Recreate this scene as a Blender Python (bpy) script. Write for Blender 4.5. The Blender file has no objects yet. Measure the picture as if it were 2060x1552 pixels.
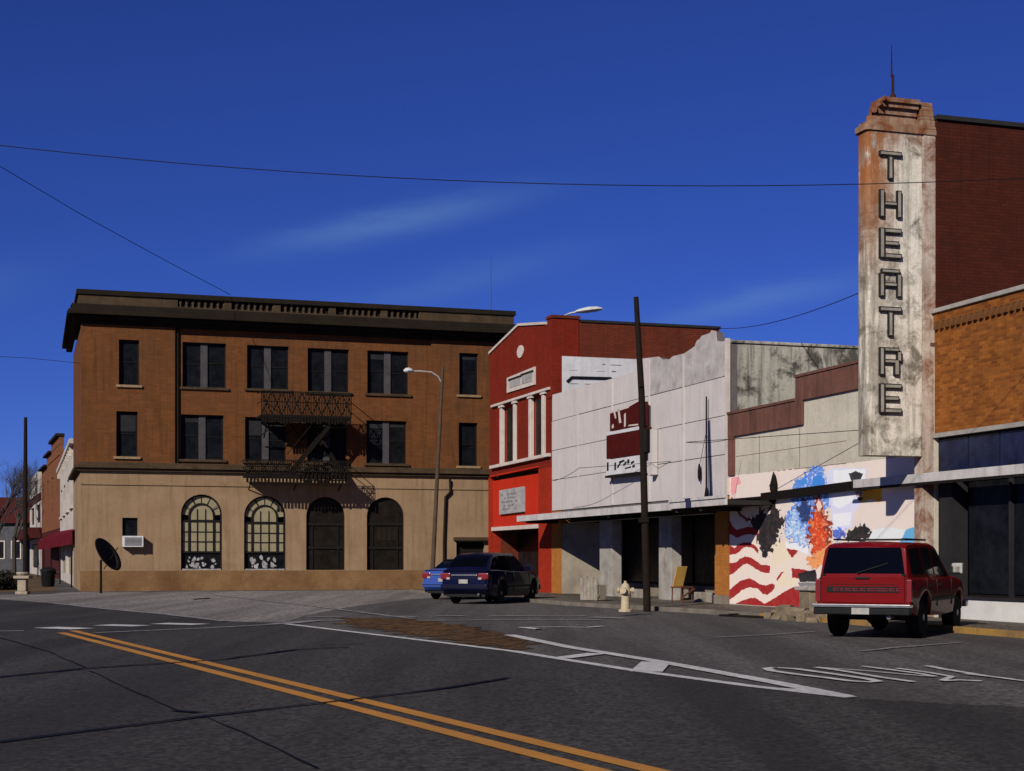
import bpy, bmesh, math, random
import numpy as np
from mathutils import Vector, Matrix

random.seed(7)
# ---------------------------------------------------------------- camera, sky, sun, exposure
S = bpy.context.scene
COL = S.collection
FPX, CX, HY, CH = 3083.0, 1030.0, 1125.0, 1.4     # focal length and horizon in photo pixels, eye height in metres

cam_d = bpy.data.cameras.new('Camera')
cam = bpy.data.objects.new('Camera', cam_d)
COL.objects.link(cam)
cam.location = (0, 0, CH)
cam.rotation_euler = (math.radians(90), 0, 0)
cam_d.sensor_width = 36.0
cam_d.lens = 36.0 * FPX / 2060.0
cam_d.shift_y = (HY - 776.0) / 2060.0
cam_d.clip_start = 0.1
cam_d.clip_end = 4000
S.camera = cam

D1 = Vector((0.9530, 0.3030, 0))      # along the bank front, and into the shop row
D2 = Vector((-0.3030, 0.9530, 0))     # along the shop row, away from the camera
SUN = (D1 * 1.05 + D2 * 1.0 + Vector((0, 0, -0.80))).normalized()
SUN_EL = math.asin(-SUN.z)
SUN_AZ = math.atan2(-SUN.x, -SUN.y)   # clockwise from +Y

W = bpy.data.worlds.new('World'); S.world = W; W.use_nodes = True
nt = W.node_tree; nt.nodes.clear()
wo = nt.nodes.new('ShaderNodeOutputWorld'); bg = nt.nodes.new('ShaderNodeBackground')
sky = nt.nodes.new('ShaderNodeTexSky'); sky.sky_type = 'NISHITA'; sky.sun_disc = False
sky.sun_elevation = SUN_EL; sky.sun_rotation = SUN_AZ
sky.altitude = 3000; sky.air_density = 1.0; sky.dust_density = 0.0; sky.ozone_density = 8.0
hs = nt.nodes.new('ShaderNodeMixRGB'); hs.blend_type = 'MULTIPLY'; hs.inputs['Fac'].default_value = 1.0   # the photograph's deep blue rendering of the sky
hs.inputs['Color2'].default_value = (0.44, 0.51, 1.06, 1)
# three thin streaks of cirrus, each at its own direction in the sky, broken up by noise
tc = nt.nodes.new('ShaderNodeTexCoord'); mp = nt.nodes.new('ShaderNodeMapping')
mp.inputs['Scale'].default_value = (9, 3, 34); mp.inputs['Rotation'].default_value = (0, math.radians(14), 0)
nz = nt.nodes.new('ShaderNodeTexNoise'); nz.inputs['Scale'].default_value = 1.0; nz.inputs['Detail'].default_value = 7
nz.inputs['Roughness'].default_value = 0.6; nz.inputs['Distortion'].default_value = 0.5
nt.links.new(tc.outputs['Generated'], mp.inputs['Vector']); nt.links.new(mp.outputs[0], nz.inputs['Vector'])
def wm(op, a, b=None, c=None):
    k = nt.nodes.new('ShaderNodeMath'); k.operation = op
    for i, q in enumerate((a, b, c)):
        if q is None: continue
        if isinstance(q, (int, float)): k.inputs[i].default_value = q
        else: nt.links.new(q, k.inputs[i])
    return k.outputs[0]
def wdot(vec):
    k = nt.nodes.new('ShaderNodeVectorMath'); k.operation = 'DOT_PRODUCT'; nt.links.new(tc.outputs['Generated'], k.inputs[0]); k.inputs[1].default_value = vec
    return k.outputs['Value']
def sdir(u, v): return Vector(((u - CX) / FPX, 1, (HY - v) / FPX)).normalized()
cover = None
for (u0, v0, u1, v1, th, amt) in ((520,505,1060,392,24,.30), (640,632,1180,505,30,.13), (1230,668,1800,548,26,.22), (-400,620,60,560,40,.15), (2200,420,2900,300,40,.25)):
    p0, p1 = sdir(u0, v0), sdir(u1, v1); c_ = ((p0 + p1) / 2).normalized(); al = (p1 - p0).normalized(); cr_ = c_.cross(al).normalized()
    s_ = wm('DIVIDE', wm('SUBTRACT', wdot(al), c_.dot(al)), (p1 - p0).length * .42); t_ = wm('DIVIDE', wdot(cr_), th / FPX)
    t_ = wm('ADD', t_, wm('MULTIPLY', wm('SUBTRACT', nz.outputs['Fac'], .5), 2.2))
    e_ = wm('POWER', 2.718, wm('MULTIPLY', wm('ADD', wm('MULTIPLY', s_, s_), wm('MULTIPLY', t_, t_)), -1.0))
    e_ = wm('MULTIPLY', wm('MULTIPLY', e_, wm('GREATER_THAN', wdot(c_), 0.0)), wm('MULTIPLY', wm('ADD', nz.outputs['Fac'], .25), amt * 1.3))
    cover = e_ if cover is None else wm('ADD', cover, e_)
mx = nt.nodes.new('ShaderNodeMixRGB'); mx.inputs['Color2'].default_value = (2.6, 5.0, 8.8, 1)
nt.links.new(cover, mx.inputs['Fac'])
nt.links.new(sky.outputs['Color'], hs.inputs['Color1']); nt.links.new(hs.outputs['Color'], mx.inputs['Color1'])
nt.links.new(mx.outputs['Color'], bg.inputs['Color']); nt.links.new(bg.outputs[0], wo.inputs['Surface'])
bg.inputs['Strength'].default_value = 0.064

sl = bpy.data.lights.new('Sun', 'SUN'); sl.energy = 5.0; sl.angle = math.radians(0.5); sl.color = (1.0, 0.95, 0.87)
so = bpy.data.objects.new('Sun', sl); COL.objects.link(so)
so.rotation_euler = SUN.to_track_quat('-Z', 'Y').to_euler(); so.location = (-20, -40, 40)

S.view_settings.view_transform = 'Standard'; S.view_settings.look = 'None'
S.view_settings.exposure = 0.0; S.view_settings.gamma = 1.0
S.render.resolution_x = 1024; S.render.resolution_y = 771

# ---------------------------------------------------------------- helpers
class Frame:
    """A facade frame: x to the right along the front, y into the building, z up."""
    def __init__(s, origin, rz):
        s.o = Vector(origin); s.rz = rz
        s.ex = Vector((math.cos(rz), math.sin(rz), 0)); s.ey = Vector((-math.sin(rz), math.cos(rz), 0))
    def px(s, u, v, y=0.0):
        d = Vector(((u - CX) / FPX, 1.0, (HY - v) / FPX))
        t = (y + s.o.dot(s.ey)) / d.dot(s.ey)
        p = d * t
        return (p - s.o).dot(s.ex), CH + p.z
    def x(s, u, y=0.0): return s.px(u, 1000, y)[0]
    def z(s, u, v, y=0.0): return s.px(u, v, y)[1]
    def w(s, x, y, z): return s.o + s.ex * x + s.ey * y + Vector((0, 0, z))
    def uv(s, x, y, z):
        p = s.w(x, y, z)
        return CX + FPX * p.x / p.y, HY - FPX * (p.z - CH) / p.y

def gp(u, v, z=0.0):
    Y = FPX * (CH - z) / (v - HY)
    return Vector(((u - CX) / FPX * Y, Y, z))
def at(u, v, Y): return Vector(((u - CX) / FPX * Y, Y, CH + (HY - v) / FPX * Y))

class MB:
    def __init__(s): s.v = []; s.f = []
    def quadv(s, *pts):
        n = len(s.v); s.v += [tuple(p) for p in pts]; s.f.append(tuple(range(n, n + len(pts))))
        return s
    def box(s, x0, x1, y0, y1, z0, z1):
        if x0 > x1: x0, x1 = x1, x0
        if y0 > y1: y0, y1 = y1, y0
        if z0 > z1: z0, z1 = z1, z0
        n = len(s.v)
        s.v += [(x0,y0,z0),(x1,y0,z0),(x1,y1,z0),(x0,y1,z0),(x0,y0,z1),(x1,y0,z1),(x1,y1,z1),(x0,y1,z1)]
        for q in ((0,3,2,1),(4,5,6,7),(0,1,5,4),(1,2,6,5),(2,3,7,6),(3,0,4,7)): s.f.append(tuple(n+i for i in q))
        return s
    def bar(s, a, b, r, n=6, r2=None, caps=True):
        a = Vector(a); b = Vector(b); d = (b - a)
        if d.length < 1e-6: return s
        d.normalize(); u = d.orthogonal().normalized(); w = d.cross(u); r2 = r if r2 is None else r2
        k = len(s.v)
        for p, rr in ((a, r), (b, r2)):
            for i in range(n):
                t = 2 * math.pi * (i + .5) / n
                s.v.append(tuple(p + u * (rr * math.cos(t)) + w * (rr * math.sin(t))))
        for i in range(n):
            j = (i + 1) % n; s.f.append((k+i, k+j, k+n+j, k+n+i))
        if caps:
            s.f.append(tuple(k+i for i in reversed(range(n)))); s.f.append(tuple(k+n+i for i in range(n)))
        return s
    def tube(s, pts, r, n=6):
        pts = [Vector(p) for p in pts]; k = len(s.v); m = len(pts)
        rs = r if isinstance(r, (list, tuple)) else [r] * m
        up = None
        for i, p in enumerate(pts):
            d = (pts[min(i+1, m-1)] - pts[max(i-1, 0)]).normalized()
            if up is None: up = d.orthogonal().normalized()
            u = (up - d * up.dot(d)).normalized(); up = u; w = d.cross(u)
            for j in range(n):
                t = 2 * math.pi * (j + .5) / n
                s.v.append(tuple(p + u * (rs[i] * math.cos(t)) + w * (rs[i] * math.sin(t))))
        for i in range(m - 1):
            for j in range(n):
                q = (j + 1) % n
                s.f.append((k+i*n+j, k+i*n+q, k+(i+1)*n+q, k+(i+1)*n+j))
        s.f.append(tuple(k+j for j in reversed(range(n)))); s.f.append(tuple(k+(m-1)*n+j for j in range(n)))
        return s
    def lathe(s, prof, n=16, c=(0,0), axis='z'):
        k = len(s.v)
        for (r, h) in prof:
            for j in range(n):
                t = 2 * math.pi * j / n
                a, b = r * math.cos(t), r * math.sin(t)
                s.v.append((c[0]+a, c[1]+b, h) if axis == 'z' else (c[0]+a, h, c[1]+b))
        for i in range(len(prof) - 1):
            for j in range(n):
                q = (j + 1) % n
                s.f.append((k+i*n+j, k+i*n+q, k+(i+1)*n+q, k+(i+1)*n+j))
        s.f.append(tuple(k+j for j in reversed(range(n)))); s.f.append(tuple(k+(len(prof)-1)*n+j for j in range(n)))
        return s
    def prism(s, pts, y0, y1):
        """polygon pts in (x,z) extruded from y0 to y1"""
        n = len(pts); k = len(s.v)
        s.v += [(p[0], y0, p[1]) for p in pts] + [(p[0], y1, p[1]) for p in pts]
        s.f.append(tuple(k+i for i in range(n))); s.f.append(tuple(k+n+i for i in reversed(range(n))))
        for i in range(n):
            j = (i + 1) % n; s.f.append((k+j, k+i, k+n+i, k+n+j))
        return s
    def slab(s, pts, z0, z1):
        """polygon pts in (x,y) extruded from z0 to z1"""
        n = len(pts); k = len(s.v)
        s.v += [(p[0], p[1], z0) for p in pts] + [(p[0], p[1], z1) for p in pts]
        s.f.append(tuple(k+i for i in reversed(range(n)))); s.f.append(tuple(k+n+i for i in range(n)))
        for i in range(n):
            j = (i + 1) % n; s.f.append((k+i, k+j, k+n+j, k+n+i))
        return s
    def mesh(s, name, m, bevel=0, smooth=None, fix=True):
        me = bpy.data.meshes.new(name); me.from_pydata(s.v, [], s.f)
        bm = bmesh.new(); bm.from_mesh(me)
        bmesh.ops.remove_doubles(bm, verts=bm.verts, dist=1e-5)
        if fix: bmesh.ops.recalc_face_normals(bm, faces=bm.faces)
        if bevel:
            bmesh.ops.bevel(bm, geom=[e for e in bm.edges if len(e.link_faces) == 2 and e.calc_face_angle(0) > .5], offset=bevel, segments=2, profile=.6, affect='EDGES')
        bm.to_mesh(me); bm.free()
        if smooth is not None:
            for p in me.polygons: p.use_smooth = True
            me.set_sharp_from_angle(angle=math.radians(smooth))
        me.materials.append(m)
        return me
    def build(s, name, m, parent=None, bevel=0, smooth=None, fix=True):
        return link(name, s.mesh(name, m, bevel, smooth, fix), parent)

def link(name, me, parent=None, loc=None):
    o = bpy.data.objects.new(name, me); COL.objects.link(o)
    if parent: o.parent = parent
    if loc is not None: o.location = loc
    return o
def tag(o, label=None, cat=None, group=None, kind=None):
    if label: o['label'] = label
    if cat: o['category'] = cat
    if group: o['group'] = group
    if kind: o['kind'] = kind
    return o
def thing(name, label, cat, loc=(0,0,0), rz=0.0, group=None):
    o = bpy.data.objects.new(name, None); COL.objects.link(o)
    o.empty_display_size = .3; o.location = loc; o.rotation_euler = (0, 0, rz)
    return tag(o, label, cat, group)
def bx(name, m, parent, x0, x1, y0, y1, z0, z1, bevel=0): return MB().box(x0,x1,y0,y1,z0,z1).build(name, m, parent, bevel)

def wall(x0, x1, z0, z1, yf, t, ops, top=None, ends=True):
    """front wall at y=yf, thickness t, with openings (xa,xb,za,zb,arched); real reveals"""
    b = MB()
    xs = sorted({x0, x1, *[a for o in ops for a in (o[0], o[1]) if x0 < a < x1]})
    zs = sorted({z0, z1, *[a for o in ops for a in (o[2], o[3]) if z0 < a < z1]})
    for i in range(len(xs) - 1):
        for j in range(len(zs) - 1):
            cx, cz = (xs[i]+xs[i+1])/2, (zs[j]+zs[j+1])/2
            if any(o[0] < cx < o[1] and o[2] < cz < o[3] for o in ops): continue
            b.quadv((xs[i],yf,zs[j]),(xs[i+1],yf,zs[j]),(xs[i+1],yf,zs[j+1]),(xs[i],yf,zs[j+1]))
    for o in ops:
        xa, xb, za, zb = o[:4]; arch = len(o) > 4 and o[4]
        if arch:
            r = (xb-xa)/2; cx = (xa+xb)/2; ez = zb - r; n = 16
            P = [(cx - r*math.cos(math.pi*k/n), ez + r*math.sin(math.pi*k/n)) for k in range(n+1)]
            for k in range(n):
                (ax, az), (bx_, bz) = P[k], P[k+1]
                b.quadv((ax,yf,az),(bx_,yf,bz),(bx_,yf,zb),(ax,yf,zb))
                b.quadv((ax,yf,az),(ax,yf+t,az),(bx_,yf+t,bz),(bx_,yf,bz))
            top_z = ez
        else:
            top_z = zb
            b.quadv((xa,yf,zb),(xa,yf+t,zb),(xb,yf+t,zb),(xb,yf,zb))
        if za > z0 + 1e-4: b.quadv((xa,yf,za),(xb,yf,za),(xb,yf+t,za),(xa,yf+t,za))
        b.quadv((xa,yf,za),(xa,yf+t,za),(xa,yf+t,top_z),(xa,yf,top_z))
        b.quadv((xb,yf,za),(xb,yf,top_z),(xb,yf+t,top_z),(xb,yf+t,za))
    if ends:
        b.quadv((x0,yf,z0),(x0,yf,z1),(x0,yf+t,z1),(x0,yf+t,z0))
        b.quadv((x1,yf,z0),(x1,yf+t,z0),(x1,yf+t,z1),(x1,yf,z1))
        b.quadv((x0,yf,z1),(x1,yf,z1),(x1,yf+t,z1),(x0,yf+t,z1))
    return b

# ---------------------------------------------------------------- materials
K = 0.82      # all base colours are scaled to the sun's strength
def kk(c): return tuple(x * K for x in c)
def lin(c): return tuple((x/255/12.92 if x/255 <= .04045 else ((x/255+.055)/1.055)**2.4) for x in c)
def new_mat(name):
    m = bpy.data.materials.new(name); m.use_nodes = True
    n = m.node_tree; b = n.nodes['Principled BSDF']
    return m, n, b
def setspec(b, v):
    b.inputs['Specular IOR Level'].default_value = v

def coords(n, scale=(1,1,1), src='Object'):
    t = n.nodes.new('ShaderNodeTexCoord'); p = n.nodes.new('ShaderNodeMapping')
    p.inputs['Scale'].default_value = scale
    n.links.new(t.outputs[src], p.inputs['Vector']); return p.outputs[0]
def noise(n, vec, scale, detail=6, rough=.6, dist=0):
    z = n.nodes.new('ShaderNodeTexNoise'); z.inputs['Scale'].default_value = scale; z.inputs['Detail'].default_value = detail
    z.inputs['Roughness'].default_value = rough; z.inputs['Distortion'].default_value = dist
    n.links.new(vec, z.inputs['Vector']); return z.outputs['Fac']
def ramp(n, fac, p0, p1, c0=(0,0,0,1), c1=(1,1,1,1)):
    r = n.nodes.new('ShaderNodeValToRGB'); r.color_ramp.elements[0].position = p0; r.color_ramp.elements[1].position = p1
    r.color_ramp.elements[0].color = c0; r.color_ramp.elements[1].color = c1
    n.links.new(fac, r.inputs['Fac']); return r.outputs['Color']
def mix(n, fac, a, b, mode='MIX'):
    x = n.nodes.new('ShaderNodeMixRGB'); x.blend_type = mode
    for k, val in (('Fac', fac), ('Color1', a), ('Color2', b)):
        if isinstance(val, (int, float)): x.inputs[k].default_value = val
        elif isinstance(val, tuple): x.inputs[k].default_value = (*val[:3], 1)
        else: n.links.new(val, x.inputs[k])
    return x.outputs['Color']
def bump(n, b, h, strength=.3, dist=.02):
    u = n.nodes.new('ShaderNodeBump'); u.inputs['Strength'].default_value = strength; u.inputs['Distance'].default_value = dist
    n.links.new(h, u.inputs['Height']); n.links.new(u.outputs[0], b.inputs['Normal'])

def pm(name, c, c2=None, scale=3.0, rough=.8, var=.5, bmp=.25, bscale=40, streak=None, spec=.1, metal=0, blot=None, p=(.35,.7)):
    """painted / weathered surface: two tones, optional run-down streaks and blotches"""
    m, n, b = new_mat(name)
    c = kk(c); c2 = kk(c2) if c2 else tuple(x * .72 for x in c)
    if blot: blot = (kk(blot[0]),) + tuple(blot[1:])
    if streak: streak = (kk(streak[0]), streak[1])
    v = coords(n)
    f = ramp(n, noise(n, v, scale, 8, .65), *p)
    col = mix(n, f, c, c2)
    fine = ramp(n, noise(n, v, scale * 14, 4, .6), .3, .75)
    col = mix(n, .22 * var * 2, col, mix(n, fine, tuple(x * .6 for x in c2), tuple(min(1, x * 1.15) for x in c)))
    if blot:
        bc, bs, b0, b1, amt = blot
        fb = ramp(n, noise(n, v, bs, 7, .7, .4), b0, b1, (0,0,0,1), (amt,)*3 + (1,))
        col = mix(n, fb, col, bc)
    if streak:
        sc, amt = streak
        v2 = coords(n, (3.5, 3.5, .22))
        fs = ramp(n, noise(n, v2, 1.6, 6, .7), .48, .74, (0,0,0,1), (amt,)*3 + (1,))
        col = mix(n, fs, col, sc)
    n.links.new(col, b.inputs['Base Color'])
    b.inputs['Roughness'].default_value = rough; b.inputs['Metallic'].default_value = metal; setspec(b, spec)
    if bmp: bump(n, b, noise(n, v, bscale, 5, .7), bmp, .01)
    return m

def brick(name, c, c2, mortar, bw=.21, bh=.075, streak=None, blot=None, bmp=.5, rough=.85):
    m, n, b = new_mat(name); c, c2, mortar = kk(c), kk(c2), kk(mortar)
    if blot: blot = (kk(blot[0]),) + tuple(blot[1:])
    if streak: streak = (kk(streak[0]), streak[1])
    t = n.nodes.new('ShaderNodeTexCoord'); sp = n.nodes.new('ShaderNodeSeparateXYZ'); ad = n.nodes.new('ShaderNodeMath'); ad.operation = 'ADD'
    cb = n.nodes.new('ShaderNodeCombineXYZ')
    n.links.new(t.outputs['Object'], sp.inputs[0]); n.links.new(sp.outputs['X'], ad.inputs[0]); n.links.new(sp.outputs['Y'], ad.inputs[1])
    n.links.new(ad.outputs[0], cb.inputs['X']); n.links.new(sp.outputs['Z'], cb.inputs['Y'])
    k = n.nodes.new('ShaderNodeTexBrick'); n.links.new(cb.outputs[0], k.inputs['Vector'])
    k.inputs['Scale'].default_value = 1; k.inputs['Brick Width'].default_value = bw; k.inputs['Row Height'].default_value = bh
    k.inputs['Mortar Size'].default_value = .007; k.inputs['Mortar Smooth'].default_value = .3; k.inputs['Bias'].default_value = -.1
    k.inputs['Color1'].default_value = (*c, 1); k.inputs['Color2'].default_value = (*c2, 1); k.inputs['Mortar'].default_value = (*mortar, 1)
    v = t.outputs['Object']
    f = ramp(n, noise(n, v, 1.3, 8, .7), .3, .75)
    col = mix(n, f, k.outputs['Color'], tuple(x * .55 for x in c2), 'MIX') if False else mix(n, mix(n, f, (0,0,0), (.6,.6,.6)), k.outputs['Color'], tuple(x * .6 for x in c2))
    if blot:
        bc, bs, b0, b1, amt = blot
        col = mix(n, ramp(n, noise(n, v, bs, 7, .7, .4), b0, b1, (0,0,0,1), (amt,)*3 + (1,)), col, bc)
    if streak:
        sc, amt = streak
        col = mix(n, ramp(n, noise(n, coords(n, (3.5,3.5,.22)), 1.6, 6, .7), .5, .75, (0,0,0,1), (amt,)*3 + (1,)), col, sc)
    n.links.new(col, b.inputs['Base Color']); b.inputs['Roughness'].default_value = rough; setspec(b, .1)
    inv = n.nodes.new('ShaderNodeMath'); inv.operation = 'SUBTRACT'; inv.inputs[0].default_value = 1; n.links.new(k.outputs['Fac'], inv.inputs[1])
    h = n.nodes.new('ShaderNodeMath'); h.operation = 'MULTIPLY_ADD'; h.inputs[1].default_value = .5
    n.links.new(noise(n, v, 35, 4, .7), h.inputs[0]); n.links.new(inv.outputs[0], h.inputs[2])
    bump(n, b, h.outputs[0], bmp, .012)
    return m

def glass(name, c=(.008,.009,.012), rough=.12, spec=.35):
    m, n, b = new_mat(name)
    v = coords(n)
    n.links.new(mix(n, ramp(n, noise(n, v, 2.2, 6, .7), .35, .75), c, tuple(x*2.6+.004 for x in c)), b.inputs['Base Color'])
    r = ramp(n, noise(n, v, 5, 5, .7), .3, .7, (rough,)*3+(1,), (rough+.25,)*3+(1,))
    n.links.new(r, b.inputs['Roughness']); setspec(b, spec)
    return m
def paint_worn(name, c, under, p=(.42,.62), scale=9, rough=.7):
    """road paint rubbed through to the asphalt"""
    m, n, b = new_mat(name); c, under = kk(c), kk(under)
    v = coords(n)
    f1 = ramp(n, noise(n, v, scale, 8, .75), *p)
    f2 = ramp(n, noise(n, v, .55, 4, .6), .35, .65, (0,0,0,1), (.5,.5,.5,1))
    n.links.new(mix(n, f2, mix(n, f1, c, under), mix(n, .5, c, under)), b.inputs['Base Color'])
    b.inputs['Roughness'].default_value = rough; bump(n, b, noise(n, v, 90, 4, .7), .35, .006)
    return m
def car_paint(name, c, coat=.5, rough=.35, dust=.12):
    m, n, b = new_mat(name); c = kk(c)
    v = coords(n)
    n.links.new(mix(n, ramp(n, noise(n, v, 2.5, 6, .7), .4, .8, (0,0,0,1), (dust,)*3+(1,)), c, (.2,.16,.12)), b.inputs['Base Color'])
    b.inputs['Roughness'].default_value = rough; b.inputs['Coat Weight'].default_value = coat; b.inputs['Coat Roughness'].default_value = .03
    setspec(b, .06)
    return m
def flat(name, c, rough=.6, spec=.12, metal=0, var=.18):
    m, n, b = new_mat(name); c = kk(c)
    v = coords(n)
    n.links.new(mix(n, ramp(n, noise(n, v, 8, 5, .65), .3, .75), c, tuple(x*(1-var*2) for x in c)), b.inputs['Base Color'])
    b.inputs['Roughness'].default_value = rough; setspec(b, spec); b.inputs['Metallic'].default_value = metal
    return m

def ground_mat(name, c, c2, fine=60, patch=.22, streak_amt=.0):
    m, n, b = new_mat(name); c, c2 = kk(c), kk(c2)
    v = coords(n)
    big = ramp(n, noise(n, v, patch, 6, .65, .3), .32, .7)
    mid = ramp(n, noise(n, v, patch * 9, 6, .7), .3, .75)
    agg = ramp(n, noise(n, v, fine, 3, .7), .3, .8)
    col = mix(n, big, c, c2)
    col = mix(n, .35, col, mix(n, mid, c2, tuple(x*.62 for x in c)))
    col = mix(n, .5, col, mix(n, agg, tuple(x*.2 for x in c), tuple(x*2.1 for x in c)))
    cell = n.nodes.new('ShaderNodeTexVoronoi'); cell.inputs['Scale'].default_value = fine * .55; n.links.new(v, cell.inputs['Vector'])
    bw_ = n.nodes.new('ShaderNodeRGBToBW'); n.links.new(cell.outputs['Color'], bw_.inputs[0])
    col = mix(n, .42, col, mix(n, ramp(n, bw_.outputs[0], .2, .85), tuple(x*.15 for x in c), tuple(x*2.5 for x in c)))
    v3 = coords(n, (.8, .045, 1)); v3.node.inputs['Rotation'].default_value = (0, 0, math.radians(-25.66)); lane = ramp(n, noise(n, v3, .9, 5, .6, .2), .40, .62, (0,0,0,1), (.6,.6,.6,1))
    oil = ramp(n, noise(n, v, .75, 8, .75, .6), .60, .72, (0,0,0,1), (.5,.5,.5,1)); col = mix(n, oil, col, tuple(x*.35 for x in c2))
    col = mix(n, lane, col, tuple(x*.55 for x in c2))
    n.links.new(col, b.inputs['Base Color']); b.inputs['Roughness'].default_value = .9; setspec(b, .12)
    bump(n, b, noise(n, v, fine, 4, .8), .5, .012)
    return m

M = {}
M['asphalt_dark'] = ground_mat('asphalt_dark', (.056,.051,.047), (.036,.033,.030), 44)
M['asphalt'] = ground_mat('asphalt', (.105,.095,.088), (.074,.067,.062), 36)
M['concrete_apron'] = ground_mat('concrete_apron', (.24,.215,.195), (.15,.135,.125), 24, .6)
M['sidewalk'] = ground_mat('sidewalk', (.15,.125,.10), (.085,.066,.05), 30, .6)
M['dirt'] = ground_mat('dirt', (.115,.06,.022), (.07,.038,.016), 22, 1.4)
_n = M['dirt'].node_tree; _b = _n.nodes['Principled BSDF']; _o = _n.nodes['Material Output']
_t = _n.nodes.new('ShaderNodeBsdfTransparent'); _m = _n.nodes.new('ShaderNodeMixShader')
_n.links.new(ramp(_n, noise(_n, coords(_n, (1, .5, 1)), 3.2, 8, .75), .36, .50), _m.inputs['Fac'])     # thin drift: the asphalt shows through in holes
_n.links.new(_t.outputs[0], _m.inputs[1]); _n.links.new(_b.outputs[0], _m.inputs[2]); _n.links.new(_m.outputs[0], _o.inputs['Surface'])
M['earth'] = ground_mat('earth', (.14,.09,.045), (.08,.055,.03), 25, .5)
M['white_road'] = paint_worn('white_road', (.70,.67,.63), (.10,.09,.088), (.45,.75))
M['white_faint'] = paint_worn('white_faint', (.42,.39,.37), (.085,.078,.075), (.35,.6))
M['yellow_road'] = paint_worn('yellow_road', (.55,.225,.014), (.16,.075,.02), (.5,.85))
M['tar'] = flat('tar', (.006,.006,.006), .6)
M['kerb'] = pm('kerb', (.22,.19,.15), (.11,.09,.07), 2, .9)
M['kerb_yellow'] = pm('kerb_yellow', (.40,.22,.05), (.17,.11,.06), 2.5, .9)

M['bank_tan'] = pm('bank_tan', (.34,.228,.132), (.275,.175,.095), .8, .9, .35, .2, 50, streak=((.13,.085,.045), .55), blot=((.20,.12,.06), .55, .5, .76, .6))
M['bank_brown'] = brick('bank_brown', (.20,.073,.023), (.15,.056,.018), (.135,.054,.022), .30, .10, streak=((.045,.019,.008), .65), blot=((.075,.042,.022), .5, .48, .74, .7), bmp=.35)
M['bank_plinth'] = pm('bank_plinth', (.27,.155,.07), (.15,.075,.032), .9, .95, .6, .5, 25, blot=((.09,.035,.016), .4, .5, .75, .7))
M['bank_trim'] = pm('bank_trim', (.095,.062,.034), (.045,.03,.017), 1.2, .9, .5, .3, 30, streak=((.035,.026,.018), .6))
M['bank_dark_trim'] = pm('bank_dark_trim', (.026,.018,.011), (.012,.009,.006), 1.2, .9, .5, .3, 30, streak=((.015,.012,.01), .6))
M['window_frame_dark'] = flat('window_frame_dark', (.014,.011,.009), .7)
M['mullion'] = pm('mullion', (.085,.078,.08), (.05,.046,.047), 3, .8)
M['glass_dark'] = glass('glass_dark', (.003,.0033,.004), .2, .07)
M['glass_brown'] = glass('glass_brown', (.006,.0045,.003), .3, .08)
M['blind'] = pm('blind', (.03,.029,.03), (.016,.016,.017), 3, .8, .5, .1, 20)
M['pane_papered'] = pm('pane_papered', (.34,.29,.17), (.25,.21,.13), 2.2, .5, .5, .1, 20, blot=((.14,.12,.08), 2.5, .5, .8, .6))
M['junk_white'] = pm('junk_white', (.50,.48,.47), (.12,.11,.11), 5, .8)
M['iron'] = pm('iron', (.007,.006,.005), (.014,.009,.006), 6, .8, .5, .3, 60)
M['iron_rust'] = pm('iron_rust', (.05,.022,.012), (.02,.01,.008), 5, .85)

M['red_paint'] = brick('red_paint', (.42,.034,.012), (.32,.026,.010), (.30,.018,.008), streak=((.22,.014,.008), .45), bmp=.3)
M['red_panel'] = pm('red_panel', (.55,.030,.011), (.47,.024,.009), 1.2, .7, .3, .12, 50, streak=((.30,.018,.008), .3))
M['red_dark'] = brick('red_dark', (.25,.024,.010), (.19,.019,.009), (.13,.014,.008), streak=((.085,.010,.006), .6), bmp=.4)
M['red_side'] = brick('red_side', (.20,.042,.018), (.14,.030,.014), (.08,.02,.013), streak=((.05,.012,.008), .6), blot=((.06,.02,.012), .5, .5, .8, .5))
M['maroon_brick'] = brick('maroon_brick', (.088,.019,.010), (.062,.014,.008), (.05,.015,.010), streak=((.025,.007,.005), .6))
M['white_trim'] = pm('white_trim', (.68,.60,.53), (.48,.40,.34), 2, .7)
M['white_sign'] = pm('white_sign', (.72,.70,.70), (.55,.53,.52), 1.8, .7, .5, .1, 30, streak=((.35,.33,.33), .35))
M['grey_sign'] = pm('grey_sign', (.45,.43,.42), (.26,.24,.23), 3, .7, .6, .15, 40, blot=((.14,.15,.17), 3, .5, .75, .6))
M['panel_white'] = pm('panel_white', (.64,.58,.55), (.55,.495,.465), .9, .55, .3, .08, 30, streak=((.30,.25,.23), .28))
M['panel_joint'] = flat('panel_joint', (.16,.14,.135), .9)
M['torn_white'] = pm('torn_white', (.56,.51,.49), (.33,.29,.28), 2.4, .8, .6, .3, 20, blot=((.12,.09,.08), 1.6, .52, .75, .5))
M['canopy_white'] = pm('canopy_white', (.66,.62,.59), (.42,.38,.36), 2.0, .65, .5, .15, 30, streak=((.22,.2,.18), .45))
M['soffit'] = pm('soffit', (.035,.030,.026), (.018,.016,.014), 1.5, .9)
M['orange_brick'] = brick('orange_brick', (.52,.19,.035), (.42,.14,.028), (.34,.17,.06), blot=((.25,.10,.03), 1.2, .5, .8, .5))
M['grey_plaster'] = pm('grey_plaster', (.30,.25,.19), (.19,.155,.115), 1.2, .9, .6, .3, 30, blot=((.11,.095,.08), 1.2, .5, .8, .5))
M['column_white'] = pm('column_white', (.46,.42,.37), (.24,.21,.18), 1.8, .9, .7, .5, 20, blot=((.1,.085,.07), 1.5, .5, .75, .6))
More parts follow.
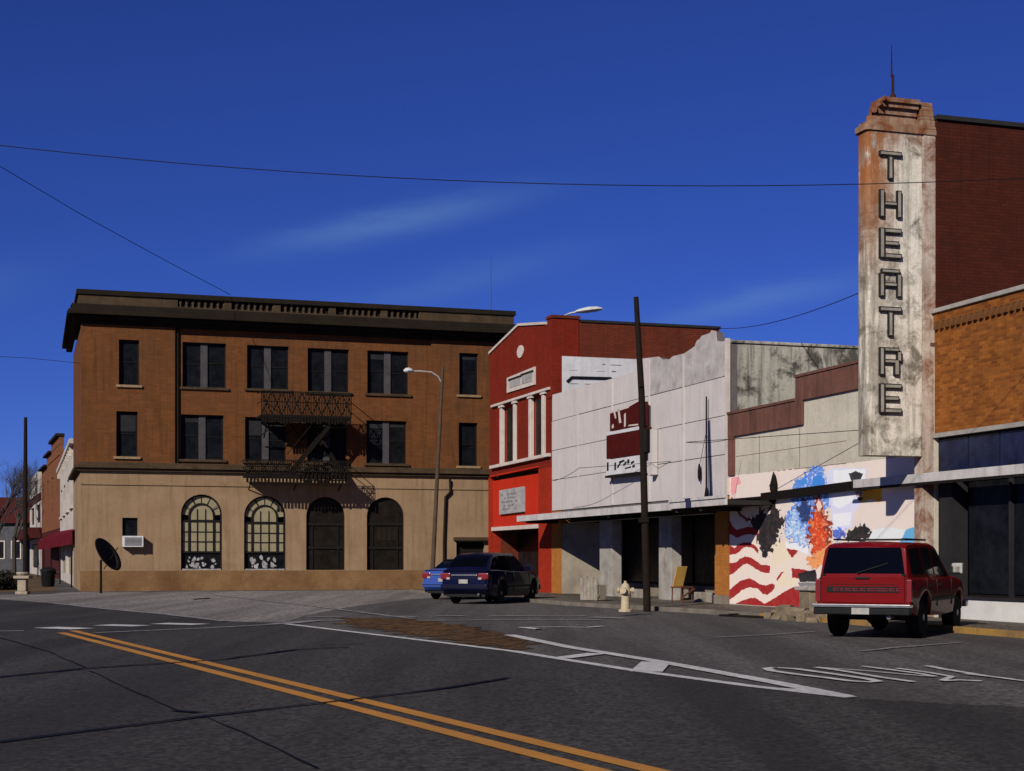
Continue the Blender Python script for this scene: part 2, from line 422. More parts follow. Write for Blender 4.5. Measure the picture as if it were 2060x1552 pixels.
M['concrete_stain'] = pm('concrete_stain', (.52,.49,.41), (.36,.335,.28), 1.1, .95, .8, .6, 16, streak=((.022,.02,.016), .9), blot=((.03,.028,.024), 1.3, .50, .62, .85))
M['cream_wall'] = pm('cream_wall', (.64,.58,.47), (.48,.43,.335), .9, .9, .5, .3, 25, blot=((.22,.20,.15), .7, .55, .85, .5), streak=((.2,.18,.14), .25))
M['band_brown'] = pm('band_brown', (.20,.088,.066), (.105,.05,.038), 1.6, .9, .6, .3, 30, streak=((.035,.022,.018), .65))
M['tower'] = pm('tower', (.56,.505,.41), (.40,.355,.28), 1.2, .92, .65, .45, 18, blot=((.12,.10,.075), .95, .47, .72, .72), streak=((.09,.075,.055), .62))
M['tower_rough'] = pm('tower_rough', (.66,.55,.45), (.40,.29,.21), 2.5, .95, .8, .6, 14, blot=((.20,.065,.025), 1.3, .46, .60, .85), streak=((.10,.05,.03), .6))
M['rust'] = pm('rust', (.40,.27,.18), (.24,.12,.06), 2.2, .95, .8, .5, 18, blot=((.20,.06,.02), 1.7, .43, .58, .9), streak=((.05,.022,.014), .5))
M['rust_stain'] = pm('rust_stain', (.32,.115,.032), (.22,.09,.035), 2, .95, .8, .5, 18, blot=((.3,.24,.18), 1.6, .5, .7, .8))
M['letter_black'] = pm('letter_black', (.014,.013,.012), (.045,.04,.034), 6, .85, .8, .4, 25)
M['letter_grey'] = pm('letter_grey', (.44,.40,.32), (.16,.14,.11), 5, .9, .9, .5, 20)
M['right_brick'] = brick('right_brick', (.38,.125,.022), (.17,.048,.010), (.27,.12,.04), streak=((.10,.04,.012), .4), blot=((.12,.045,.014), .9, .52, .8, .6))
M['dentil_brick'] = pm('dentil_brick', (.20,.085,.03), (.10,.04,.015), 4, .9)
M['coping'] = pm('coping', (.42,.39,.35), (.24,.22,.19), 2, .9)
M['blue_glass'] = glass('blue_glass', (.004,.006,.020), .22, .2)
M['bulkhead'] = pm('bulkhead', (.74,.71,.66), (.6,.57,.52), 1.6, .7, .3, .15, 30)
M['slate'] = pm('slate', (.03,.027,.03), (.016,.015,.016), 2, .8)
M['roof_tar'] = flat('roof_tar', (.03,.028,.027), .9)
M['creosote'] = pm('creosote', (.020,.013,.009), (.010,.007,.006), 4, .95, .6, .5, 30)
M['pole_wood'] = pm('pole_wood', (.10,.07,.045), (.055,.038,.025), 4, .95, .6, .4, 30)
M['galv'] = pm('galv', (.45,.45,.44), (.30,.30,.29), 5, .45, .4, .1, 30, metal=.3)
M['lamp_white'] = flat('lamp_white', (.66,.66,.64), .45)
M['wire'] = flat('wire', (.008,.008,.008), .6)
M['sign_red'] = pm('sign_red', (.085,.009,.007), (.05,.006,.005), 3, .5, .4, .1, 30)
M['black_print'] = flat('black_print', (.012,.012,.013), .6)
M['grey_print'] = flat('grey_print', (.24,.23,.23), .7)
M['hydrant'] = pm('hydrant', (.56,.46,.30), (.38,.30,.18), 6, .6)
M['wood_yellow'] = pm('wood_yellow', (.50,.30,.075), (.33,.19,.05), 3, .7, .5, .2, 20)
M['chair_brown'] = pm('chair_brown', (.16,.06,.03), (.09,.035,.02), 4, .7)
M['box_white'] = pm('box_white', (.42,.37,.30), (.15,.12,.095), 3, .85, .7, .3, 20)
M['rubble'] = pm('rubble', (.27,.21,.14), (.12,.09,.06), 4, .95, .8, .6, 16)
M['tyre'] = flat('tyre', (.011,.011,.011), .85)
M['rim'] = flat('rim', (.22,.22,.22), .4, .5, .6)
M['chrome'] = flat('chrome', (.5,.48,.46), .25, .5, .85)
M['black_plastic'] = flat('black_plastic', (.012,.012,.012), .55)
M['car_navy'] = car_paint('car_navy', (.003,.0035,.022), .25, .3, .01)
M['car_blue'] = car_paint('car_blue', (.035,.075,.30), .5, .3, .03)
M['suv_red'] = car_paint('suv_red', (.155,.002,.004), .18, .5, .015)
M['car_glass'] = flat('car_glass', (.002,.002,.002), .08, .22)
M['tail_red'] = flat('tail_red', (.22,.012,.012), .25, .5)
M['plate'] = flat('plate', (.42,.40,.36), .5)
M['dish'] = pm('dish', (.035,.031,.028), (.022,.02,.018), 5, .8)
M['bark'] = pm('bark', (.075,.062,.055), (.045,.038,.034), 6, .95)
M['twig'] = flat('twig', (.055,.047,.045), .9)
M['awning_red'] = pm('awning_red', (.15,.005,.006), (.08,.004,.005), 1.5, .7)
M['left_white'] = pm('left_white', (.62,.56,.50), (.38,.33,.28), 1.4, .9, .6, .3, 20, blot=((.20,.15,.11), 1.0, .5, .75, .6))
M['left_brick'] = brick('left_brick', (.28,.105,.045), (.19,.07,.03), (.18,.10,.06), streak=((.07,.03,.016), .5))
M['roof_red'] = pm('roof_red', (.06,.012,.011), (.08,.016,.013), 2, .8)
M['grey_siding'] = pm('grey_siding', (.10,.10,.11), (.05,.05,.055), 2, .8)
M['shrub'] = pm('shrub', (.028,.026,.018), (.014,.013,.010), 5, .95)
M['planter'] = pm('planter', (.42,.35,.25), (.24,.19,.13), 4, .9, .6, .4, 20)

def tower_mat(zt, zb, yo, yl):
    """stained stucco of the blade sign: rust run from the cap at the outer corner, soot round the letters"""
    m = pm('tower_face', (.90,.82,.68), (.68,.60,.48), 1.5, .92, .8, .6, 14, blot=((.11,.09,.06), 1.6, .51, .64, .85), streak=((.11,.085,.055), .75))
    n = m.node_tree; b = n.nodes['Principled BSDF']; col = b.inputs['Base Color'].links[0].from_socket
    t = n.nodes.new('ShaderNodeTexCoord'); sp = n.nodes.new('ShaderNodeSeparateXYZ'); n.links.new(t.outputs['Object'], sp.inputs[0])
    def mr(sock, a, c):
        r = n.nodes.new('ShaderNodeMapRange'); r.inputs['From Min'].default_value = a; r.inputs['From Max'].default_value = c
        n.links.new(sock, r.inputs['Value']); return r.outputs[0]
    def mul(a, c, op='MULTIPLY'):
        k = n.nodes.new('ShaderNodeMath'); k.operation = op; k.use_clamp = True
        for i, s in enumerate((a, c)):
            if isinstance(s, (int, float)): k.inputs[i].default_value = s
            else: n.links.new(s, k.inputs[i])
        return k.outputs[0]
    v = t.outputs['Object']
    nz_ = noise(n, coords(n, (2.2, 2.2, .8)), 1.8, 7, .7)
    rust = mul(mul(mr(sp.outputs['Z'], zt-3.4, zt-1.0), mr(sp.outputs['Y'], yl+.3, yo+.25)), mr(nz_, .34, .50))
    rust2 = mul(mr(sp.outputs['Z'], zt-.45, zt-.02), mr(nz_, .34, .6))
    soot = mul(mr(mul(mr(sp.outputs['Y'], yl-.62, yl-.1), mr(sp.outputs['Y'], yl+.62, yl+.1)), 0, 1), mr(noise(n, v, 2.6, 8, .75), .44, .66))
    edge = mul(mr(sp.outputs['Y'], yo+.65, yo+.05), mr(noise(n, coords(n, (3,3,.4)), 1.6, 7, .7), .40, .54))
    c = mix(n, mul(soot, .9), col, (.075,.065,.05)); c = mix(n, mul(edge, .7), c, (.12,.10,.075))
    c = mix(n, mul(rust, .92), c, (.26,.085,.02)); c = mix(n, mul(rust2, .8), c, (.20,.075,.03))
    n.links.new(c, b.inputs['Base Color'])
    return m

# ---------------------------------------------------------------- ground, roads, markings
RB = math.radians(17.636)                 # bank front
RR = math.radians(17.636 - 90)            # shop row front
ZS = 0.10                                 # pavement height
Y0 = FPX * (CH - ZS) / (1254 - HY)
ROW = Frame((1030 / FPX * Y0, Y0, 0), RR)               # x=0 at the right edge of the photo, x runs towards the camera
BK0 = gp(163, 1190)
BANK = Frame((BK0.x, BK0.y, 0), RB)

g = MB().quadv((-900,-200,0),(900,-200,0),(900,1800,0),(-900,1800,0)).build('ground', M['asphalt'])
tag(g, 'worn grey asphalt of the parking lane and side street', kind='structure')

def sheet(name, pts, z, m, parent=None):
    b = MB(); b.quadv(*[(p[0], p[1], z) for p in pts])
    return b.build(name, m, parent, fix=False)
def P(*uv): return [gp(u, v) for u, v in uv]
def ragged(pts, step, amp, seed):
    r = random.Random(seed); out = []; n = len(pts)
    for i in range(n):
        a, b = pts[i], pts[(i+1) % n]; k = max(1, int((b-a).length/step)); nn = Vector((a.y-b.y, b.x-a.x, 0)).normalized()
        out += [a.lerp(b, j/k) + nn*r.uniform(-amp, amp) for j in range(k)]
    return out

apron = sheet('apron', P((-260,1199),(60,1196),(150,1192),(480,1190),(985,1186),(985,1196),(830,1206),(700,1222),(610,1240),(575,1252),(452,1251),(340,1238),(200,1225),(100,1214),(-300,1204)), .004, M['concrete_apron'])
tag(apron, 'pale concrete apron in front of the tan bank', kind='structure')
road_pts = P((-300,1205),(0,1206.5),(100,1214),(200,1225),(340,1238),(452,1251),(575,1256),(1030,1311),(1270,1349),(1705,1406))
far = road_pts[-1]
edge = [far] + [p_ + Vector((0, random.uniform(-.12, .12), 0)) for p_ in (gp(1705 + k*22, 1406 + k*1.1) for k in range(1, 40))]
road_pts = [Vector((-140, 50, 0)), ] + road_pts + edge[1:] + [Vector((14, -12, 0)), Vector((-6, -12, 0)), Vector((-40, 6, 0))]
road = sheet('main_road', road_pts, .008, M['asphalt_dark'])
tag(road, 'dark asphalt highway crossing the foreground', kind='structure')

def strip(name, pts, w, z, m, parent, w2=None, jag=0):
    pts = [Vector(p) for p in pts]
    q = [pts[0]]
    for a, b in zip(pts, pts[1:]):
        n = max(1, int((b - a).length / .5)) if jag else 1
        q += [a.lerp(b, (k + 1) / n) for k in range(n)]
    b = MB(); L = []; n = len(q)
    for i, p in enumerate(q):
        d = (q[min(i+1, n-1)] - q[max(i-1, 0)]); d.z = 0; d.normalize(); s = Vector((-d.y, d.x, 0))
        ww = (w if w2 is None else w + (w2 - w) * i / (n - 1)) / 2
        j = random.uniform(-jag, jag); ww *= 1 + random.uniform(-1, 1) * (.35 if jag else 0)
        L.append((p + s * (ww + j), p - s * (ww - j)))
    for (a, c), (e, f) in zip(L, L[1:]): b.quadv((a.x,a.y,z),(c.x,c.y,z),(f.x,f.y,z),(e.x,e.y,z))
    return b.build(name, m, parent, fix=False)

# double yellow centre line
yd = Vector((-.433, .901, 0)); ya = Vector((-.04, 12.06, 0)); yb = Vector((-.04, 11.28, 0))
for base in (ya, yb):
    strip('yellow_line', [base + yd * t for t in (-16, -4, 0, 8, 14, 19.5)], .17, .016, M['yellow_road'], road)
# white edge line and gore
E = P((560,1255),(800,1284),(1030,1312),(1270,1350.5),(1510,1383),(1712,1406))
strip('white_line', E[:3], .17, .0165, M['white_road'], g)
strip('white_line', E[2:], .18, .0165, M['white_road'], g)
strip('white_line', P((1025,1279),(1145,1304),(1325,1333),(1555,1375),(1700,1404)), .23, .0170, M['white_road'], g)
strip('white_line', P((1130,1326),(1200,1317)), .30, .0175, M['white_road'], g)
strip('white_line', P((1300,1354),(1320,1334)), .40, .0175, M['white_road'], g)
strip('white_line', P((1560,1389),(1640,1393)), .22, .0175, M['white_road'], g)
# crosswalk, stop lines and faint parking lines
for a in (((92,1264),(166,1267)),((206,1259),(286,1261)),((320,1256),(404,1258))): strip('crosswalk_bar', P(*a), .62, .0172, M['white_road'], g)
strip('white_line', P((-150,1273),(48,1271)), .25, .0168, M['white_faint'], g)
strip('white_line', P((190,1275),(400,1266),(580,1256)), .20, .0178, M['white_faint'], g)
strip('white_line', P((100,1214),(200,1225),(340,1238),(452,1251)), .22, .0182, M['white_faint'], g, jag=.03)
strip('white_line', P((430,1198),(600,1217),(780,1240),(830,1246)), .16, .0182, M['white_faint'], g, jag=.03)
strip('white_line', P((560,1257),(640,1250),(690,1249)), .40, .0186, M['white_faint'], g, jag=.06)
strip('white_line', P((840,1250),(1000,1249),(1210,1249)), .22, .0186, M['white_faint'], g, jag=.03)
strip('white_line', P((620,1243),(690,1242)), .3, .0186, M['white_faint'], g, jag=.04)
for a in (((765,1241),(842,1242)),((878,1240),(935,1240.5)),((985,1241),(1180,1241)),((1190,1243),(1260,1246))): strip('crosswalk_bar', P(*a), .40, .0174, M['white_faint'], g, jag=.05)
strip('white_line', P((1050,1263.5),(1085,1268),(1090,1267)), .22, .0176, M['white_road'], g)
strip('white_line', P((1050,1264),(1130,1263),(1180,1264),(1212,1261.5)), .14, .0188, M['white_road'], g)
strip('white_line', P((1735,1312),(1800,1305),(1935,1294)), .10, .0172, M['white_faint'], g, jag=.02)
strip('white_line', P((1440,1284),(1540,1279),(1640,1272)), .08, .0172, M['white_faint'], g, jag=.03)
# lane lettering, each stroke of ONLY laid on the asphalt
def letter(strokes, label):
    b = MB()
    for k, s in enumerate(strokes):
        pts = P(*s[:-1]); w = s[-1]; q = pts; n = len(q); L = []
        for i, p in enumerate(q):
            d = (q[min(i+1, n-1)] - q[max(i-1, 0)]); d.z = 0; d.normalize(); e = Vector((-d.y, d.x, 0)); L.append((p + e*w/2, p - e*w/2))
        z = .0172 + .0006 * k
        for (a, c), (e, f) in zip(L, L[1:]): b.quadv((a.x,a.y,z),(c.x,c.y,z),(f.x,f.y,z),(e.x,e.y,z))
    return b.build('lettering', M['white_road'], g, fix=False)
letter([((1560,1345.5),(1542,1347),(1552,1352),(1600,1359),(1660,1366),(1712,1373),(1750,1375),(1766,1373.5),(1748,1369),(1700,1362),(1650,1355),(1600,1348),(1560,1345.5), .13)], 'O')
letter([((1642,1345),(1700,1353),(1770,1365),(1838,1374.5), .11), ((1642,1345),(1740,1352),(1850,1362),(1880,1364), .07), ((1735,1343),(1790,1350),(1850,1358),(1880,1364), .10)], 'N')
letter([((1805,1347),(1870,1356),(1915,1364),(1895,1372), .09), ((1895,1372.5),(1930,1371),(1975,1373), .13)], 'L')
letter([((1866,1342),(1900,1349),(1950,1357),(1985,1363), .11), ((1940,1358),(2010,1366),(2100,1378), .09)], 'Y')
# tar seams and long crack
strip('crack_seal', P((-150,1378),(0,1365),(170,1348),(385,1334),(450,1329),(600,1309),(700,1304)), .10, .021, M['tar'], road, jag=.03)
strip('crack_seal', P((640,1301),(735,1297)), .07, .021, M['tar'], road, jag=.03)
strip('crack_seal', P((-150,1514),(0,1497),(200,1472),(410,1445),(700,1412),(900,1387),(1025,1367)), .085, .0215, M['tar'], road, jag=.02)
strip('crack_seal', P((0,1285),(100,1315),(170,1346)), .03, .0205, M['tar'], road, jag=.02)
strip('crack_seal', P((180,1352),(260,1390),(360,1436)), .022, .0205, M['tar'], road, jag=.02)
strip('crack_seal', P((350,1433),(400,1437)), .10, .0207, M['tar'], road, jag=.03)
strip('crack_seal', P((410,1443),(520,1493),(640,1550)), .022, .0205, M['tar'], road, jag=.02)
# brown dirt drifted into the gore
dirt = sheet('dirt_patch', ragged(P((676,1250),(700,1245),(770,1243),(860,1250),(930,1260),(1020,1276),(1085,1291),(1060,1307),(1000,1304),(920,1292),(830,1281),(740,1266),(690,1257)), .2, .3, 4), .012, M['dirt'])
tag(dirt, 'drift of brown dirt on the road behind the white gore line', kind='stuff')
hole = sheet('drain_cover', P((386,1206),(420,1203.6),(426,1205),(392,1207.4)), .014, M['tar'], apron)

# pavement along the shop row with a kerb
def rw(x, y): p = ROW.w(x, y, 0); return (p.x, p.y)
KX = [(14,-2.35),(2,-2.35),(-4,-2.4),(-9,-2.6),(-13,-3.1),(-17,-3.6),(-30,-3.7),(-36.5,-3.7)]
side = [rw(x, y) for x, y in KX] + [rw(-38.2, -2.2), rw(-38.3, 30), rw(14, 30)]
pv = MB().slab(side, -.05, ZS).build('pavement', M['sidewalk'])
tag(pv, 'stained concrete pavement along the shop fronts', kind='structure')
for i, (a, b_) in enumerate(zip(KX, KX[1:])):
    n = max(1, int(abs(a[0] - b_[0]) / 2.5))
    for k in range(n):
        p0 = Vector(a).lerp(Vector(b_), k / n); p1 = Vector(a).lerp(Vector(b_), (k + 1) / n)
        d = (p1 - p0).normalized() * .012
        p0 += d; p1 -= d; nn = Vector((d.y, -d.x)).normalized() * -.16
        if nn.y > 0: nn = -nn
        yellow = p0.x > -6 and p0.x < 9
        q = [p0, p1, p1 + nn, p0 + nn]
        kb = MB().slab([rw(*v) for v in q], -.03, ZS + .014 + random.uniform(-.006, .006)).build('kerbstone', M['kerb_yellow'] if yellow else M['kerb'], pv, bevel=.012)
# pavement joints
for k in range(-24, 6):
    a = ROW.w(k * 1.5, -2.3, 0); b_ = ROW.w(k * 1.5, 0, 0)
    strip('joint', [a, b_], .02, ZS + .003, M['tar'], pv)
# ground behind and left: bare earth verge and pavement round the bank
vg = sheet('verge', [(-75,64.5),(-26,62.5),(-20.6,64.5),(-19.6,66.0),(-24,80),(-40,130),(-90,240),(-160,240),(-110,80)], .006, M['earth'])
tag(vg, 'bare brown earth verge left of the bank', kind='structure')

# ---------------------------------------------------------------- the bank
bank = thing('bank_building', 'three-storey brown bank with tan arched ground floor and iron fire escape', 'building', BANK.o, RB)
F = BANK
BW = F.x(1029)
DEP = 11.0
U = .22
zt_low = F.z(357, 950)          # top of ground floor
z_fr = F.z(600, 672); z_c0 = F.z(600, 664); z_c1 = F.z(600, 636); z_p1 = F.z(600, 606.5)
zpl = .88
def op(u0, u1, v0, v1, y=0.0, arch=False):
    return (F.x(u0, y), F.x(u1, y), F.z((u0+u1)/2, v1, y), F.z((u0+u1)/2, v0, y), arch)
arches = [op(364,447,995,1147,-U,True), op(491,575,998,1147,-U,True), op(616,694,1000,1147,-U,True), op(738,813,1001,1147,-U,True)]
ac_op = op(246,277,1042,1100,-U); door_op = op(918,975,1090,1181,-U)
door_op = (door_op[0], door_op[1], zpl*0+.02, door_op[3], False)
wall(0, BW, zpl, zt_low, -U, .35, arches + [ac_op, (door_op[0], door_op[1], zpl, door_op[3], False)]).build('wall', M['bank_tan'], bank)
wall(-.03, BW+.03, 0, zpl-.003, -U-.06, .4, [(door_op[0], door_op[1], 0, zpl-.003, False)]).build('plinth', M['bank_plinth'], bank)
bx('side_wall', M['bank_tan'], bank, .0, .3, .14, DEP, 0, zt_low)
bx('side_wall', M['bank_tan'], bank, BW-.3, BW, .14, DEP, 0, zt_low)
xa = F.x(352, -.2); xr = F.x(868, -.1)
L1 = op(239,280,684,775,-.2); L2 = op(234,277,828,919,-.2)
C1 = [op(367,455,690,780), op(497,581,696,783), op(619,702,702,789), op(739,822,707,793)]
C2 = [op(364,450,835,925), op(493,576,840,928), op(618,697,846,931), op(737,818,847,933)]
R1 = op(924,962,711,795,-.1); R2 = op(923,961,851,938,-.1)
wall(0, xa, zt_low+.002, z_fr, -.2, .32, [L1, L2]).build('wall', M['bank_brown'], bank)
wall(xa, xr, zt_low+.002, z_fr, 0, .3, C1 + C2, ends=False).build('wall', M['bank_brown'], bank)
wall(xr, BW, zt_low+.002, z_fr, -.1, .3, [R1, R2]).build('wall', M['bank_brown'], bank)
bx('side_wall', M['bank_brown'], bank, .0, .3, .12, DEP, zt_low+.002, z_fr)
bx('side_wall', M['bank_brown'], bank, BW-.3, BW, .2, DEP, zt_low+.002, z_fr)
bx('rear_wall', M['bank_brown'], bank, .3, BW-.3, DEP-.3, DEP, 0, z_fr)
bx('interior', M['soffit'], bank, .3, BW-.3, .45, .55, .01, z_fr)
bx('roof', M['roof_tar'], bank, .05, BW-.05, .32, DEP, z_fr, z_fr+.2)
# string course in two steps, with the thin moulding under it
b = MB(); b.box(-.16, BW+.14, -.38, .0, zt_low-.02, zt_low+.10); b.box(-.26, BW+.2, -.50, .0, zt_low+.103, zt_low+.24); b.box(-.1,BW+.1,-.30,.0, zt_low+.243, zt_low+.36)
b.box(-.26, -.002, 0, DEP, zt_low+.103, zt_low+.24)
b.build('string_course', M['bank_trim'], bank, bevel=.015)
bx('moulding', M['bank_tan'], bank, -.04, BW+.04, -.27, -.2, F.z(357, 978), F.z(357, 973))
# frieze, cornice, blocking course
bx('frieze', M['bank_dark_trim'], bank, -.05, BW+.05, -.26, .3, z_fr+.003, z_c0)  # near-black colour stands in for the cornice's shadow on this band
b = MB(); b.box(-.35, BW+.35, -.55, .3, z_c0+.002, z_c0+.16); b.box(-.55, BW+.55, -.80, .3, z_c0+.163, z_c0+.36); b.box(-.40, BW+.4, -.62, .3, z_c0+.363, z_c1)
b.box(-.55,-.06,.3,DEP,z_c0+.163,z_c0+.36); b.box(-.4,-.06,.3,DEP,z_c0+.363,z_c1); b.box(-.35,-.06,.3,DEP,z_c0+.002,z_c0+.16)
b.build('cornice', M['bank_dark_trim'], bank, bevel=.03)
# parapet: solid end panels, balusters between, rail above
xp0, xp1 = F.x(357, -.2), F.x(842, -.2)
zr0 = z_c1 + .10; zr1 = z_p1 - .22
bx('parapet_panel', M['bank_trim'], bank, -.12, xp0, -.3, .05, z_c1+.002, zr1)
bx('parapet_panel', M['bank_trim'], bank, xp1, BW+.02, -.3, .05, z_c1+.002, zr1)
bx('parapet_panel', M['bank_trim'], bank, -.12, .2, .053, DEP, z_c1+.002, zr1)
bx('parapet_panel', M['bank_trim'], bank, BW-.25, BW+.02, .053, DEP, z_c1+.002, zr1)
bx('parapet_panel', M['bank_dark_trim'], bank, xp0+.003, xp1-.003, -.12, .04, zr0, zr1)
bx('base_rail', M['bank_trim'], bank, xp0+.002, xp1-.002, -.28, .03, z_c1+.002, zr0-.002)
bx('coping', M['bank_dark_trim'], bank, -.2, BW+.1, -.38, .12, zr1+.002, z_p1, .02)
bx('coping', M['bank_dark_trim'], bank, -.2, .26, .122, DEP, zr1+.002, z_p1-.003)
bal = MB().lathe([(.07,0),(.07,.05),(.045,.09),(.085,.22),(.05,.40),(.045,zr1-zr0-.12),(.07,zr1-zr0-.06),(.07,zr1-zr0-.004)], 10).mesh('baluster', M['bank_trim'], smooth=40)
nb = 40
for k in range(nb):
    fx = (k + .5) / nb
    if .60 < fx < .665 or .83 < fx < .87: continue       # missing ones
    link('baluster', bal, bank, (xp0 + (xp1-xp0)*fx, -.17, zr0))
for fx in (.2, .4, .63, .85):
    x = xp0 + (xp1-xp0)*fx
    bx('parapet_pier', M['bank_trim'], bank, x-.16, x+.16, -.285, -.062, zr0, zr1-.002)

def sash(parent, o, y, double):
    xa, xb, za, zb = o[:4]; yy = y + .17
    b = MB(); t = .06
    b.box(xa, xa+t, yy, yy+.07, za, zb); b.box(xb-t, xb, yy, yy+.07, za, zb); b.box(xa+t, xb-t, yy, yy+.07, za, za+t); b.box(xa+t, xb-t, yy, yy+.07, zb-t, zb)
    w = b.build('window', M['window_frame_dark'], parent)
    spans = [(xa+t, xb-t)]
    if double:
        c = (xa+xb)/2; mw = .15
        bx('mullion', M['mullion'], w, c-mw, c+mw, yy-.03, yy+.08, za+.005, zb-.005)
        spans = [(xa+t, c-mw), (c+mw, xb-t)]
    for (p, q) in spans:
        zm = (za+zb)/2 + random.uniform(-.05,.12)
        bx('pane', M['glass_dark'], w, p, q, yy+.030, yy+.040, zm+.02, zb-t)
        bx('pane', M['glass_dark'], w, p, q, yy+.045, yy+.055, za+t, zm-.02)
        if random.random() < .35: bx('blind', M['blind'], w, p+.02, q-.02, yy+.020, yy+.028, zb-t-random.uniform(.2,1.1), zb-t-.01)
        bx('meeting_rail', M['window_frame_dark'], w, p, q, yy+.015, yy+.065, zm-.02, zm+.02)
    bx('sill', M['bank_trim'] if double else M['bank_tan'], w, xa-.12, xb+.12, y-.10, y+.14, za-.11, za-.003, .012)
    return w
for o in C1 + C2: sash(bank, o, 0, True)
for o in (L1, L2): sash(bank, o, -.2, False)
for o in (R1, R2): sash(bank, o, -.1, False)
# small ground-floor window above the cooler
xa_, xb_, za_, zb_ = ac_op[:4]
w = bx('window', M['window_frame_dark'], bank, xa_, xb_, -.06, -.02, za_, zb_)
bx('pane', M['glass_dark'], w, xa_+.05, xb_-.05, -.075, -.063, za_+.05, zb_-.05)

def arch_poly(cx, r, ez, z0, n=14):
    return [(cx-r, z0)] + [(cx - r*math.cos(math.pi*k/n), ez + r*math.sin(math.pi*k/n)) for k in range(n+1)] + [(cx+r, z0)]
def ring(b, cx, r0, r1, ez, z0, y0, y1, n=14):
    P0 = arch_poly(cx, r0, ez, z0, n); P1 = arch_poly(cx, r1, ez, z0, n)
    for k in range(len(P0)-1): b.prism([P0[k], P0[k+1], P1[k+1], P1[k]], y0, y1)
for i, o in enumerate(arches):
    xa, xb, za, zb = o[:4]; r = (xb-xa)/2; cx = (xa+xb)/2; ez = zb - r; y = -.06
    b = MB(); ring(b, cx, r-.07, r, ez, za, y-.05, y+.06)
    if i < 2:
        zj = za + .82
        ring(b, cx, r*.60-.035, r*.60+.035, ez-.05, zj, y-.04, y+.04)
        b.box(cx-r+.07, cx+r-.07, y-.035, y+.035, ez-.30, ez-.23)
        for xx in (-.19, .19): b.box(cx+xx*r*1.05-.014, cx+xx*r*1.05+.014, y-.02, y+.02, zj, ez+.28*r)
        for zz in (.33, .66): b.box(cx-r+.07, cx+r-.07, y-.019, y+.019, zj+(ez-.3-zj)*zz-.014, zj+(ez-.3-zj)*zz+.014)
        for a in (25, 62, 90, 118, 155):
            c, s_ = math.cos(math.radians(a)), math.sin(math.radians(a))
            b.bar((cx+c*r*.58, y, ez-.03+s_*r*.58), (cx+c*r*.97, y, ez+s_*r*.97), .014, 4)
        b.box(cx-r+.07, cx+r-.07, y-.05, y+.04, zj-.07, zj)
        w = b.build('window', M['window_frame_dark'], bank)
        # papered panes, one by one
        cols = [-r+.08, -r*.60, -.19*r*1.05, .19*r*1.05, r*.60, r-.08]; rows = [zj, zj+(ez-.3-zj)*.33, zj+(ez-.3-zj)*.66, ez-.27]
        for c0, c1 in zip(cols, cols[1:]):
            for r0, r1 in zip(rows, rows[1:]):
                if random.random() < .06: continue
                bx('pane', M['pane_papered'], w, cx+c0+.01, cx+c1-.01, y+.022+random.uniform(0,.012), y+.036, r0+.01, r1-.01)
        for k in range(6):
            a0, a1 = math.pi*k/6+.02, math.pi*(k+1)/6-.02
            pts = [(cx-math.cos(a0)*r*.62, ez-.03+math.sin(a0)*r*.62), (cx-math.cos(a0)*r*.93, ez+math.sin(a0)*r*.93), (cx-math.cos((a0+a1)/2)*r*.93, ez+math.sin((a0+a1)/2)*r*.93), (cx-math.cos(a1)*r*.93, ez+math.sin(a1)*r*.93), (cx-math.cos(a1)*r*.62, ez-.03+math.sin(a1)*r*.62)]
            MB().prism(pts, y+.022, y+.035).build('pane', M['pane_papered'], w)
        MB().prism(arch_poly(cx, r*.56, ez-.04, ez-.22), y+.02, y+.034).build('pane', M['pane_papered'], w)
        bx('pane', M['glass_dark'], w, cx-r+.07, cx+r-.07, y+.03, y+.045, za+.03, zj-.07)
        # pale clutter standing behind the lowest lights
        random.seed(20 + i)
        for k in range(22):
            x = cx + random.uniform(-.82, .82)*(r-.12); z = za + random.uniform(.12, .55); sz = random.uniform(.04, .11); a0 = random.uniform(0, 3)
            pts = [(max(cx-r+.09, min(cx+r-.09, x+sz*q*math.cos(a0+an)*1.1)), max(za+.055, min(za+.72, z+sz*q*math.sin(a0+an)*1.3))) for an, q in ((0,1),(1.1,random.uniform(.5,1.1)),(2.3,random.uniform(.4,1)),(3.4,random.uniform(.7,1.2)),(4.9,random.uniform(.4,1)))]
            MB().prism(pts, y+.004+k*.001, y+.022+k*.0004).build('scrap_panel', M['junk_white'], w)
        bx('sill', M['junk_white'], w, cx-r+.05, cx+r-.05, y-.10, y+.0, za+.002, za+.05)
    else:
        zt = ez - .35
        b.box(cx-r+.07, cx+r-.07, y-.05, y+.05, zt-.06, zt+.06); b.box(cx-r+.07, cx+r-.07, y-.05, y+.05, za+.95, za+1.08)
        for xx in (-.35, .35): b.box(cx+xx*r*1.9/1-.03, cx+xx*r*1.9/1+.03, y-.04, y+.04, za, zt)
        w = b.build('window', M['window_frame_dark'], bank)
        MB().prism(arch_poly(cx, r-.08, ez, zt+.06), y+.01, y+.025).build('pane', M['glass_brown'], w)
        for x0, x1 in ((cx-r+.08, cx-.69*r), (cx-.63*r, cx+.63*r), (cx+.69*r, cx+r-.08)):
            bx('pane', M['glass_brown'], w, x0, x1, y+.01, y+.025, za+1.09, zt-.07)
            bx('pane', M['glass_brown'], w, x0, x1, y+.012, y+.027, za+.03, za+.94)
        if i == 3:
            for k in range(4): bx('slat', M['bank_dark_trim'], w, cx-.35+k*.24, cx-.35+k*.24+.19, y-.005, y+.008, zt-.75, zt-.14)
random.seed(11)
